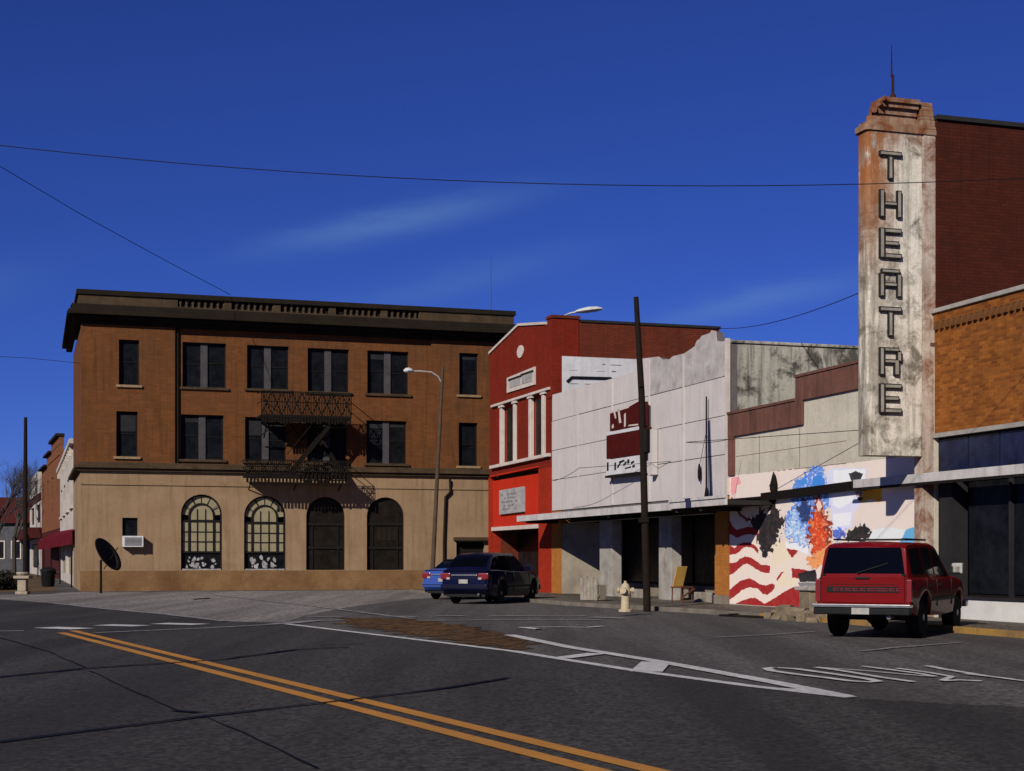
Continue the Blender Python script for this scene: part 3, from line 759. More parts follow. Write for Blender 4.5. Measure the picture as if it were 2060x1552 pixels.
# side door in shade
w = bx('door', M['window_frame_dark'], bank, door_op[0]+.02, door_op[1]-.02, -.0, .06, .02, door_op[3]-.02)
bx('handle', M['galv'], w, door_op[0]+.12, door_op[0]+.16, -.06, -.003, 1.0, 1.2)
bx('hood', M['bank_trim'], bank, door_op[0]-.15, door_op[1]+.15, -.5, -.224, door_op[3]+.05, door_op[3]+.2)
# rainwater pipe, and a dark bar for the left bay's shade
b = MB(); zz = F.z(900, 965, -.3)
b.tube([(F.x(905,-.32), -.32, zz), (F.x(906,-.32), -.32, F.z(906,990,-.32)), (F.x(896,-.32), -.32, F.z(896,1000,-.32)), (F.x(893,-.32), -.32, F.z(893,1090,-.32)), (F.x(893,-.32), -.32, .3)], .055, 8)
b.build('pipe_and_shade_bar', M['bank_dark_trim'], bank, smooth=40)
b = MB().bar((F.x(357.5,-.06), -.07, zt_low+.3), (F.x(357.5,-.06), -.07, z_fr), .06, 8); b.build('pipe_and_shade_bar', M['bank_dark_trim'], bank, smooth=40)  # dark bar added where the projecting left bay throws its shadow
# roof aerial
b = MB().bar((F.x(988, 4), 4, z_fr), (F.x(988, 4), 4, F.z(988, 515, 4)), .03, 6, .012); b.build('aerial', M['mullion'], bank)

# fire escape: two grated landings, rails, stair, brackets
fe = thing('fire_escape', 'black iron fire escape on the brown bank front', 'fire escape', BANK.o, RB)
D = 1.35; yi, yo = -.5, -.5 - D + .3
zl = F.z(594, 958, -1.0); zu = F.z(610, 838, -1.0)
for (u0, u1, zf) in ((490, 699, zl), (521, 700, zu)):
    x0, x1 = F.x(u0, -.8), F.x(u1, -.8)
    b = MB()
    for yy in (-.06 if zf == zu else -.55, yo): b.box(x0, x1, yy-.03, yy+.03, zf-.1, zf)
    ye = -.06 if zf == zu else -.53
    b.box(x0, x0+.06, yo, ye, zf-.1, zf); b.box(x1-.06, x1, yo, ye, zf-.1, zf)
    b.build('platform_frame', M['iron'], fe)
    n = 18
    for k in range(n):
        yy = yo + .05 + (-.27 - yo - .05) * (k + .5) / n
        if zf == zl and yy > -.54: continue
        bx('grating_bar', M['iron'], fe, x0+.06, x1-.06, yy-.0325, yy+.0325, zf-.05, zf-.005)
    sk = MB().box(-.045, .045, -.03, 0, -1, 0).mesh('shade_bar', M['iron'])  # added dark bars, standing in for deep shade below the landing
    for k in range(30):
        o = link('shade_bar', sk, fe, (x0+.06+(x1-x0-.12)*k/29, yo-.004, zf-.102)); o.scale.z = random.uniform(.20, .30)
    b = MB()
    RH = 1.02 if zf == zu else .66
    for zz in (RH*.55, RH):
        b.bar((x0, yo, zf+zz), (x1, yo, zf+zz), .02, 5)
        for xx in (x0, x1): b.bar((xx, yo, zf+zz), (xx, -.24, zf+zz), .02, 5)
    b.build('railing', M['iron'], fe)
    b = MB(); n = 56
    for k in range(n + 1):
        xx = x0 + (x1-x0)*k/n; b.bar((xx, yo, zf), (xx, yo, zf+RH), .020, 4)
    b.build('baluster_row', M['iron'], fe)
    for xx in (x0+.3, (x0+x1)/2, x1-.3):
        MB().bar((xx, yo+.05, zf-.1), (xx, -.24, zf-.95 if zf == zu else zf-.6), .03, 5).build('bracket', M['iron'], fe)
for x0, x1, zf in ((F.x(490,-.8), F.x(699,-.8), zl), (F.x(521,-.8), F.x(700,-.8), zu)):
    b = MB(); n = 9; RH = 1.0 if zf == zu else .64
    for k in range(n):
        a0, a1 = x0+(x1-x0)*k/n, x0+(x1-x0)*(k+1)/n
        b.bar((a0, yo-.02, zf+.02), (a1, yo-.02, zf+RH), .024, 4); b.bar((a1, yo-.02, zf+.02), (a0, yo-.02, zf+RH), .024, 4)
    b.build('lattice', M['iron'], fe)
    if zf == zl: continue
    b = MB()
    for k in range(4):
        a0 = x0+(x1-x0)*(k+.5)/4; b.bar((a0-.5, -.26 if zf == zu else -.54, zf-1.0), (a0+.5, yo, zf-.08), .03, 4); b.bar((a0+.5, -.26 if zf == zu else -.54, zf-1.0), (a0-.5, yo, zf-.08), .03, 4)
    b.build('brace', M['iron'], fe)
xt0, xt1 = F.x(690,-.8), F.x(610,-.8)
for yy in (yo+.70, yo+1.0):
    MB().prism([(xt0, zl), (xt0+.2, zl), (xt1+.2, zu), (xt1, zu)], yy-.02, yy+.02).build('stringer', M['iron'], fe)
xs0, xs1 = F.x(572, -.8), F.x(668, -.8)
for yy in (yo+.12, yo+.62):
    MB().prism([(xs0, zl), (xs0+.22, zl), (xs1+.22, zu), (xs1, zu)], yy-.02, yy+.02).build('stringer', M['iron'], fe)
for k in range(11):
    f = (k + .5) / 11
    bx('tread', M['iron'], fe, xs0+(xs1-xs0)*f, xs0+(xs1-xs0)*f+.24, yo+.14, yo+.6, zl+(zu-zl)*f, zl+(zu-zl)*f+.03)
MB().bar((xs0, yo+.1, zl+.9), (xs1, yo+.1, zu+.9), .02, 5).build('railing', M['iron'], fe)
# folded drop ladder stowed on the lower landing
b = MB(); lx0, lx1 = F.x(600,-1.2), F.x(690,-1.2)
b.box(lx0, lx1, yo-.1, yo-.06, zl-.24, zl-.18); b.box(lx0, lx1, yo-.1, yo-.06, zl+.15, zl+.21)
for k in range(12): b.box(lx0+(lx1-lx0)*k/11-.015, lx0+(lx1-lx0)*k/11+.015, yo-.095, yo-.065, zl-.2, zl+.18)
b.build('drop_ladder', M['iron'], fe)

# ---------------------------------------------------------------- shop row: red building
def row_frame(u): p = ROW.w(ROW.x(u), 0, 0); return Frame((p.x, p.y, 0), RR)
def pxx(F, u, v, x):
    """pixel to (y, z) on a plane x = const of a facade frame"""
    d = Vector(((u - CX) / FPX, 1.0, (HY - v) / FPX)); t = (x + F.o.dot(F.ex)) / d.dot(F.ex); p = d * t
    return (p - F.o).dot(F.ey), CH + p.z
F = RED = row_frame(985)
red = thing('red_shop', 'narrow red two-storey shop with gabled front and white window frames', 'building', F.o, RR)
WR = F.x(1112)
def Q(*uv, y=0.0): return [F.px(u, v, y) for u, v in uv]
z_sill = F.z(1050, 931); z_head = F.z(1050, 802); z_slot = F.z(1050, 951); z_pan0 = F.z(1050, 1062)
gable = [(0, z_head), (WR, z_head), (WR, F.z(1110, 652)), (F.x(1098), F.z(1098, 653)), (F.x(1044), F.z(1044, 656)), (0, F.z(986, 713))]
MB().prism(gable, 0, .4).build('gable_wall', M['red_dark'], red)
wins = [(F.x(1006), F.x(1040), z_sill, z_head - .1, False), (F.x(1064), F.x(1098), z_sill, z_head - .1, False)]
wall(0, WR, z_slot, z_head - .003, 0, .3, wins).build('wall', M['red_dark'], red)
# coping on the slope and the level
cp = [gable[5], gable[4], gable[3], gable[2]]
b = MB()
for a, c in zip(cp[:-1], cp[1:-1]): b.prism([(a[0], a[1]), (c[0], c[1]), (c[0], c[1]+.10), (a[0], a[1]+.10)], -.06, .45)
b.build('coping', M['white_trim'], red)
bx('chimney', M['red_dark'], red, WR-.55, WR+.03, -.04, 1.05, F.z(1112, 800), F.z(1112, 640))
bx('chimney_cap', M['red_side'], red, WR-.6, WR+.08, -.08, 1.1, F.z(1112, 640)+.002, F.z(1112, 634))
# long mouldings
def mould(name, u0, v0, u1, v1, h, m, yo=-.12):
    a, c = F.px(u0, v0), F.px(u1, v1)
    return MB().prism([(a[0], a[1]-h), (c[0], c[1]-h), (c[0], c[1]), (a[0], a[1])], yo, -.002).build(name, m, red, bevel=.01)
mould('moulding', 992, 816, 1109, 779, .10, M['white_trim'])
mould('sill', 991, 938, 1109, 912, .13, M['white_trim'], -.16)
for o in wins:
    w = bx('window', M['red_panel'], red, o[0], o[1], .14, .2, o[2]+.002, o[3]-.002)
    bx('pane', M['glass_brown'], w, o[0]+.55, o[1]-.35, .11, .137, o[2]+.1, o[3]-.1)
    for k, xx in enumerate((o[0]+.06, o[1]-.42)):
        bx('frame', M['white_trim'], w, xx, xx+.30, -.05, .1, o[2]+.01, o[3]-.02, .015)
        bx('frame', M['white_trim'], w, xx-.06, xx+.55, -.09, .05, o[3]-.018, o[3]+.11)
# plaque and round vent
q = Q((1022,761),(1078,738),(1078,774),(1022,791))
pl = MB().prism(q, -.06, -.002).build('plaque', M['white_trim'], red)
for (u0,u1) in ((1028,1050),(1053,1074)):
    f0 = lambda u: (761-(u-1022)*23/56, 791-(u-1022)*17/56)
    (a0,a1),(c0,c1) = f0(u0), f0(u1)
    MB().prism(Q((u0,a0+9),(u1,c0+9),(u1,c1-8),(u0,a1-8)), -.075, -.062).build('inset_panel', M['grey_sign'], pl)
    MB().prism(Q((u0-2,a0+5),(u1+2,c0+5),(u1+2,c0+9),(u0-2,a0+9)), -.085, -.062).build('moulding', M['bank_dark_trim'], pl)
cx_, cz_ = F.px(1048, 708); b = MB()
b.prism([(cx_+.42*math.cos(t*math.pi/9)*(1 if math.sin(t*math.pi/9) > -.3 else .95), cz_+.26*math.sin(t*math.pi/9)) for t in range(18)], -.05, -.002)
b.build('vent', M['white_trim'], red, bevel=.01)
# shopfront: pier, sign panel, recess
px1 = F.x(1086)
bx('pier', M['red_paint'], red, px1, WR, -.06, .4, ZS, z_slot)
bx('pier', M['red_paint'], red, 0, F.x(989), -.06, .4, ZS, z_slot)
bx('slot', M['black_plastic'], red, F.x(989)+.002, px1-.002, .2, .26, F.z(1050,957), z_slot)
mould('moulding', 989, 958, 1085, 938, .06, M['red_panel'], -.1)
bx('sign_panel', M['red_panel'], red, F.x(989)+.002, px1-.002, .06, .2, z_pan0+.1, F.z(1050,958))
bx('lintel', M['white_trim'], red, F.x(989)+.002, px1-.002, -.02, .3, z_pan0-.06, z_pan0+.098)
sp = MB().prism(Q((1004,987),(1052,979),(1052,1030),(1004,1036), y=-.05), -.05, .055).build('sign_board', M['grey_sign'], red, bevel=.01)
random.seed(3)
for k in range(5):
    z0 = F.z(1028, 994 + k*7.5); x0 = F.x(1010+random.uniform(0,4)); x1 = F.x(1046-random.uniform(0,8))
    for j in range(7):
        if random.random() < .25: continue
        xx = x0+(x1-x0)*j/7; bx('lettering', M['grey_print'], sp, xx, xx+(x1-x0)/9, -.056, -.0515, z0-.05*random.uniform(.4,1), z0+.05*random.uniform(.3,1))
w = bx('shop_window', M['window_frame_dark'], red, F.x(989), px1, 1.2, 1.3, ZS, z_pan0-.06)
bx('pane', M['glass_dark'], w, F.x(991), px1-2.1, 1.17, 1.195, ZS+.5, z_pan0-.2)
bx('pane', M['glass_dark'], w, px1-1.9, px1-1.1, 1.17, 1.195, ZS+.1, z_pan0-.2)
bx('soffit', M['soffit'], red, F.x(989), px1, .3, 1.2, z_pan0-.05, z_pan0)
# side wall towards the white shop, roof
zs1 = F.z(1112, 652) + .12
bx('side_wall', M['red_side'], red, WR-.4, WR, .402, 7.0, 0, zs1)
bx('coping', M['roof_tar'], red, WR-.45, WR+.05, 1.12, 7.05, zs1+.002, zs1+.1)
bx('side_wall', M['red_side'], red, WR-.4, WR, 7.0, 17, 0, zs1-1.3)
bx('side_wall', M['red_side'], red, 0, .4, .402, 17, 0, zs1-1.3)
bx('rear_wall', M['red_side'], red, .4, WR-.4, 16.6, 17, 0, zs1-1.3)
bx('roof', M['roof_tar'], red, .4, WR-.4, .402, 16.6, zs1-1.6, zs1-1.4)
# faded white wall sign on the side
a = pxx(F, 1130, 717, WR); c = pxx(F, 1288, 722, WR); d = pxx(F, 1130, 779, WR)
sg = bx('wall_sign', M['white_sign'], red, WR+.002, WR+.05, a[0], c[0], d[1]-1.2, a[1])
random.seed(5)
for k in range(4):
    y = a[0]+.3
    while y < a[0]+ (c[0]-a[0])*.75:
        ww = random.uniform(.1,.5)
        if random.random() < .6: bx('lettering', M['grey_print'], sg, WR+.051, WR+.054, y, y+ww, a[1]-.28-k*.26, a[1]-.28-k*.26+random.uniform(.015,.05))
        y += ww + random.uniform(.05,.3)
a2 = pxx(F, 1139, 769, WR); a3 = pxx(F, 1148, 760, WR); a4 = pxx(F, 1228, 762, WR)
MB().tube([(WR+.07, a2[0], a2[1]), (WR+.08, a3[0], a3[1]), (WR+.08, a4[0], a4[1])], .05, 6).build('sign_stroke', M['black_print'], sg)
# street lamp head on an arm from the red chimney
lp = F.w(WR-.2, .5, 0)
z0 = F.z(1112, 636)
sl_ = thing('lamp_head', 'white cobra-head lamp sticking out beside the red chimney', 'lamp', (lp.x, lp.y, z0), RR)
MB().tube([(0,0,-.6),(0,0,.05),(.1,.25,.16),(.2,.45,.2)], .035, 6).build('arm', M['galv'], sl_)
def lamp_head(parent, p, d, L=.8, m=None):
    p = Vector(p); d = Vector(d).normalized(); s = d.cross(Vector((0,0,1))).normalized()
    b = MB(); pr = [(0,.05,.05),(.15,.14,.10),(.45,.22,.15),(.8,.20,.13),(1,.07,.05)]; k = len(b.v); n = 8
    for (t, w_, h) in pr:
        for j in range(n):
            an = 2*math.pi*j/n; q = p + d*(t*L) + s*(w_*math.cos(an)) + Vector((0,0,h*math.sin(an)*(1 if math.sin(an) > 0 else .6)))
            b.v.append(tuple(q))
    for i in range(len(pr)-1):
        for j in range(n): b.f.append((k+i*n+j, k+i*n+(j+1)%n, k+(i+1)*n+(j+1)%n, k+(i+1)*n+j))
    b.f.append(tuple(k+j for j in range(n))); b.f.append(tuple(k+(len(pr)-1)*n+j for j in range(n)))
    return b.build('lamp', m or M['lamp_white'], parent, smooth=50)
lamp_head(sl_, (.2, .42, .2), (.25, 1, .12), 1.05)

# ---------------------------------------------------------------- white panelled shop
F = WHT = row_frame(1112)
wht = thing('white_shop', 'shop with torn white metal panel front and white canopy over dark windows', 'building', F.o, RR)
WW = F.x(1467)
prof = Q((1112,795),(1160,781),(1235,762),(1277,749),(1284,723),(1310,720),(1326,718),(1334,724),(1349,723),(1356,717),(1377,712),(1386,706),(1399,697),(1403,686),(1409,682),(1413,676),(1429,671),(1433,665),(1441,667),(1443,686),(1452,688),(1467,684))
prof[0] = (0, prof[0][1]); prof[-1] = (WW, prof[-1][1])
def zprof(x):
    for (a, c) in zip(prof, prof[1:]):
        if a[0] <= x <= c[0]: return a[1] + (c[1]-a[1])*(x-a[0])/max(1e-6, c[0]-a[0])
    return prof[-1][1]
z_can = F.z(1250, 1016)
cuts = [0, F.x(1166), F.x(1234), F.x(1309), F.x(1378), WW]
rows = [z_can, 4.42, 5.55, 6.68, 99]
random.seed(9)
for ci in range(5):
    x0, x1 = cuts[ci] + .012, cuts[ci+1] - .012
    for ri in range(4):
        z0, z1 = rows[ri] + .012, rows[ri+1] - .012
        top = [(x, zprof(x)) for x in [x1] + [p[0] for p in reversed(prof) if x0 < p[0] < x1] + [x0]]
        tp = [(x, min(z, z1)) for x, z in top]
        if max(z for _, z in tp) < z0 + .1: continue
        tp = [(x, max(z, z0+.02)) for x, z in tp]
        if ri < 3 and all(abs(z - z1) < 1e-6 for _, z in tp): tp = [(x1, z1), (x0, z1)]
        yy = random.uniform(-.012, .006)
        MB().prism([(x0, z0), (x1, z0)] + tp, yy - .03, .0).build('panel', M['panel_white'] if (ri < 3 or ci < 3) else M['torn_white'], wht)
back = [(0.002, ZS+2.9), (WW-.002, ZS+2.9)] + [(min(max(p[0],.002),WW-.002), p[1]-.03) for p in reversed(prof)]
MB().prism(back, .002, .25).build('backing_wall', M['panel_joint'], wht)
# vertical cover strips standing a little proud
for u in (1165, 1234, 1309, 1378): 
    x = F.x(u); bx('cover_strip', M['panel_white'], wht, x-.035, x+.035, -.07, -.031 if True else 0, z_can+.02, zprof(x)-.05)
bx('corner_strip', M['white_trim'], wht, WW-.10, WW+.03, -.09, .02, z_can, F.z(1467, 681))
# side wall above the theatre, stained concrete
bx('side_wall', M['concrete_stain'], wht, WW-.3, WW, .26, 16, 0, F.z(1467, 690))
b = MB().box(WW-.36, WW+.05, .03, 16, F.z(1467, 690)+.002, F.z(1467, 684)); b.build('coping', M['concrete_stain'], wht, bevel=.02)
bx('roof', M['roof_tar'], wht, .01, WW-.3, .26, 16, 6.2, 6.4)
bx('rear_wall', M['concrete_stain'], wht, .01, WW-.3, 15.7, 16, 0, 6.19)
# canopy
can = thing('canopy', 'long flat white canopy over the panelled shop and red doorway', 'canopy', F.o, RR)
CD = -1.4
pa, pb = F.px(1040, 1034, CD), F.px(1461, 1005, CD)
pc, pd = F.px(1040, 1046, CD), F.px(1461, 1021, CD)
za_, zb_ = (pa[1]+pb[1])/2, (pc[1]+pd[1])/2
xm = F.x(1350, CD)
bx('fascia', M['canopy_white'], can, pa[0], xm-.006, CD, CD+.06, zb_-.02, za_-.02, .008)
bx('fascia', M['canopy_white'], can, xm+.006, pb[0], CD-.02, CD+.04, zb_+.01, za_+.05, .008)
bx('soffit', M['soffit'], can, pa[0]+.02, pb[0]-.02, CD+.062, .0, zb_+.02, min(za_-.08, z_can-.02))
bx('trim', M['canopy_white'], can, xm-.05, pb[0]+.02, CD-.06, CD-.022, za_-.02, za_+.055)
for u in (1090, 1180, 1260, 1330, 1400, 1450):
    x = F.x(u, -.7); bx('joist', M['soffit'], can, x-.05, x+.05, CD+.065, -.08, zb_-.10, zb_+.018)
bx('end_cap', M['canopy_white'], can, pa[0]-.03, pa[0]-.002, CD, -.08, zb_-.02, za_-.02)
# shopfront under the canopy
zh = ZS + 3.0
zc = zb_ - .0
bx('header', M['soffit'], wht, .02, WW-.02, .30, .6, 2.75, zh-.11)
bx('brick_pier', M['orange_brick'], wht, .003, F.x(1131), -.05, .5, ZS, z_can-.03)
x0 = F.x(1131)
b = MB(); b.slab([(x0+.003, -.02), (x0+1.75, 1.55), (x0+1.75, 1.75), (x0+.003, .3)], ZS, 2.75); b.build('splayed_wall', M['grey_plaster'], wht)
bx('brick_pier', M['orange_brick'], wht, F.x(1441), WW-.003, -.05, .5, ZS+.25, z_can-.03)
bx('pier_base', M['grey_plaster'], wht, F.x(1439), WW-.003, -.1, .52, ZS, ZS+.248)
for (u0, u1) in ((1206, 1231), (1325, 1350)):
    bx('column', M['column_white'], wht, F.x(u0), F.x(u1), .0, .36, ZS, 2.745, .02)
sf = bx('shop_window', M['window_frame_dark'], wht, x0+1.75, WW-.25, 1.85, 1.95, ZS+.42, 2.75)
for k in range(6):
    xx0 = x0+1.85 + (WW-.35-x0-1.85)*k/6; xx1 = x0+1.75 + (WW-.35-x0-1.85)*(k+1)/6
    bx('pane', M['glass_dark'], sf, xx0, xx1, 1.82, 1.845, ZS+.5, 2.65)
    bx('mullion', M['window_frame_dark'], sf, xx1, xx1+.08, 1.78, 1.848, ZS+.42, 2.7)
bx('stall_riser', M['grey_plaster'], wht, x0+1.75, WW-.25, 1.80, 1.95, ZS, ZS+.418)
bx('side_reveal', M['soffit'], wht, WW-.25, WW-.01, .5, 1.95, ZS, 2.75)
for (u0, u1) in ((1229, 1252), (1266, 1292), (1392, 1405), (1417, 1439)):
    bx('base_block', M['box_white'], wht, F.x(u0), F.x(u1), .05, .3, ZS, ZS+.30, .03)

# the two-tier sign on the panels
sg = thing('shop_sign', 'dark red two-tier sign with white script board beside the black pole', 'sign', F.o, RR)
YS = -.3
def SP(*uv): return [F.px(u, v, YS) for u, v in uv]
MB().prism(SP((1227,868),(1227,830),(1265,819),(1284,808),(1297,808),(1297,857)), YS, YS+.12).build('upper_board', M['sign_red'], sg)
MB().prism(SP((1220,924),(1220,878),(1303,859),(1303,912)), YS, YS+.14).build('middle_board', M['sign_red'], sg)
lb = MB().prism(SP((1220,957),(1220,926),(1287,916),(1287,949)), YS-.01, YS+.12).build('script_board', M['white_sign'], sg)
MB().prism(SP((1219,877),(1219,871),(1285,858),(1285,865)), YS-.01, YS+.1).build('divider', M['white_sign'], sg)
MB().prism(SP((1303,958),(1303,865),(1309,864),(1309,955)), YS+.02, YS+.24).build('frame', M['panel_white'], sg)
MB().prism(SP((1218,962),(1218,958),(1288,950),(1288,954)), YS-.02, YS+.24).build('frame', M['window_frame_dark'], sg)
for q in (((1243,824),(1246,824),(1250,851),(1246,852)), ((1256,834),(1259,831),(1259,858),(1256,860)), ((1231,858),(1234,853),(1235,861),(1232,863)), ((1235,831),(1238,829),(1240,842),(1238,843)), ((1264,858),(1266,855),(1284,853),(1284,856)),((1226,829),(1265,818),(1265,821),(1226,833))):
    MB().prism(SP(*q), YS-.012, YS-.002).build('lettering', M['white_trim'], sg)
for q in (((1222,931),(1225,930),(1225,947),(1222,948)), ((1237,932),(1240,930),(1240,945),(1237,947)), ((1242,940),(1249,929),(1250,932),(1244,943)), ((1246,929),(1256,925),(1257,928),(1247,933)),
          ((1254,936),(1260,928),(1262,931),(1256,938)), ((1263,925),(1267,924),(1267,932),(1263,933)), ((1258,942),(1270,938),(1270,941),(1258,944)), ((1270,930),(1276,927),(1277,930),(1271,934)), ((1273,937),(1278,935),(1278,940),(1273,941))):
    MB().prism(SP(*q), YS-.022, YS-.012).build('lettering', M['black_print'], lb)

# thin mast standing on the canopy
p = F.w(F.x(1421, -.14), -.14, za_-.08)
ms = thing('canopy_mast', 'thin black mast on crossed feet on the white canopy roof', 'mast', p, RR)
hm = F.z(1421, 798, -.14) - za_ + .08
MB().bar((0,0,0), (0,0,hm), .028, 6, .022).build('pole', M['iron'], ms)
MB().bar((-.75,0,.03), (.8,0,.03), .03, 5).bar((0,-.5,.03), (0,.06,.03), .03, 5).build('foot', M['iron'], ms)
MB().bar((-.18,0,.05), (0,0,.6), .02, 5).bar((.18,0,.05), (0,0,.6), .02, 5).build('brace', M['iron'], ms)
MB().tube([(0,0,hm*.68), (-.25,0,hm*.52), (-.42,0,hm*.40)], .008, 4).build('stay_wire', M['wire'], ms)
MB().lathe([(.012,-.5),(.05,-.38),(.055,-.2),(.03,0),(.01,.05)], 8, c=(-.50,0)).build('weight', M['iron'], ms).location.z = hm*.38

# ---------------------------------------------------------------- theatre front with mural
F = THE = row_frame(1467)
the = thing('theatre_building', 'cream theatre front with stepped brown band and patriotic mural', 'building', F.o, RR)
WT = F.x(1880)
top = [(0.03, F.z(1469,837)), (F.x(1605), F.z(1605,810)), (F.x(1605), F.z(1605,763)), (F.x(1730), F.z(1730,732)), (WT, F.z(1730,732))]
top = [(0.03, top[0][1]), (top[1][0], top[0][1]), (top[2][0], top[2][1]), (WT, top[2][1])]
MB().prism([(0.03, 0), (WT, 0)] + top[::-1], 0, .35).build('wall', M['cream_wall'], the)
zl_, zh_ = top[0][1], top[2][1]; bw = .62; xs = top[1][0]
bnd = [(0.03, zl_-bw), (xs+.35, zl_-bw), (xs+.35, zh_-bw*.95), (WT-.8, zh_-bw*.95), (WT-.8, zh_+.03), (xs-.02, zh_+.03), (xs-.02, zl_+.03), (0.03, zl_+.03)]
MB().prism(bnd, -.07, -.002).build('band', M['band_brown'], the, bevel=.01)
bx('band', M['band_brown'], the, .03, .40, -.06, -.002, F.z(1475, 957), zl_-bw-.003)
for (x0, x1, z) in ((.03, xs-.02, zl_), (xs-.02, WT, zh_)):
    bx('coping', M['band_brown'], the, x0, x1, -.1, .4, z+.032, z+.1)
bx('roof', M['roof_tar'], the, .03, WT, .36, 15, zl_-.6, zl_-.4)
# tall maroon hall behind the sign
zt = F.z(1880, 254, .3)
bx('hall_wall', M['maroon_brick'], the, WT-3.2, WT-.004, .36, 15, 0, zt)
bx('hall_wall', M['maroon_brick'], the, WT-3.2, WT-.004, .055, .358, zh_+.11, zt)
bx('coping', M['roof_tar'], the, WT-3.25, WT+.06, .04, 15, zt+.002, zt+.1)
# weathered pilaster carrying the sign
xb_ = F.x(1856, -.3)
bx('pilaster', M['tower_rough'], the, xb_-.35, WT-.02, -.3, .05, ZS, pxx(F, 1800, 266, F.x(1857, -.28))[1]-.004, .03)
# cream block joints
for z in (zl_-1.2, zl_-1.75): bx('joint', M['band_brown'], the, .42, xs+2.5, -.004, .01, z, z+.012)
for x in (1.9, 4.2): bx('joint', M['band_brown'], the, x, x+.015, -.005, .01, zl_-1.75, zl_-.7)

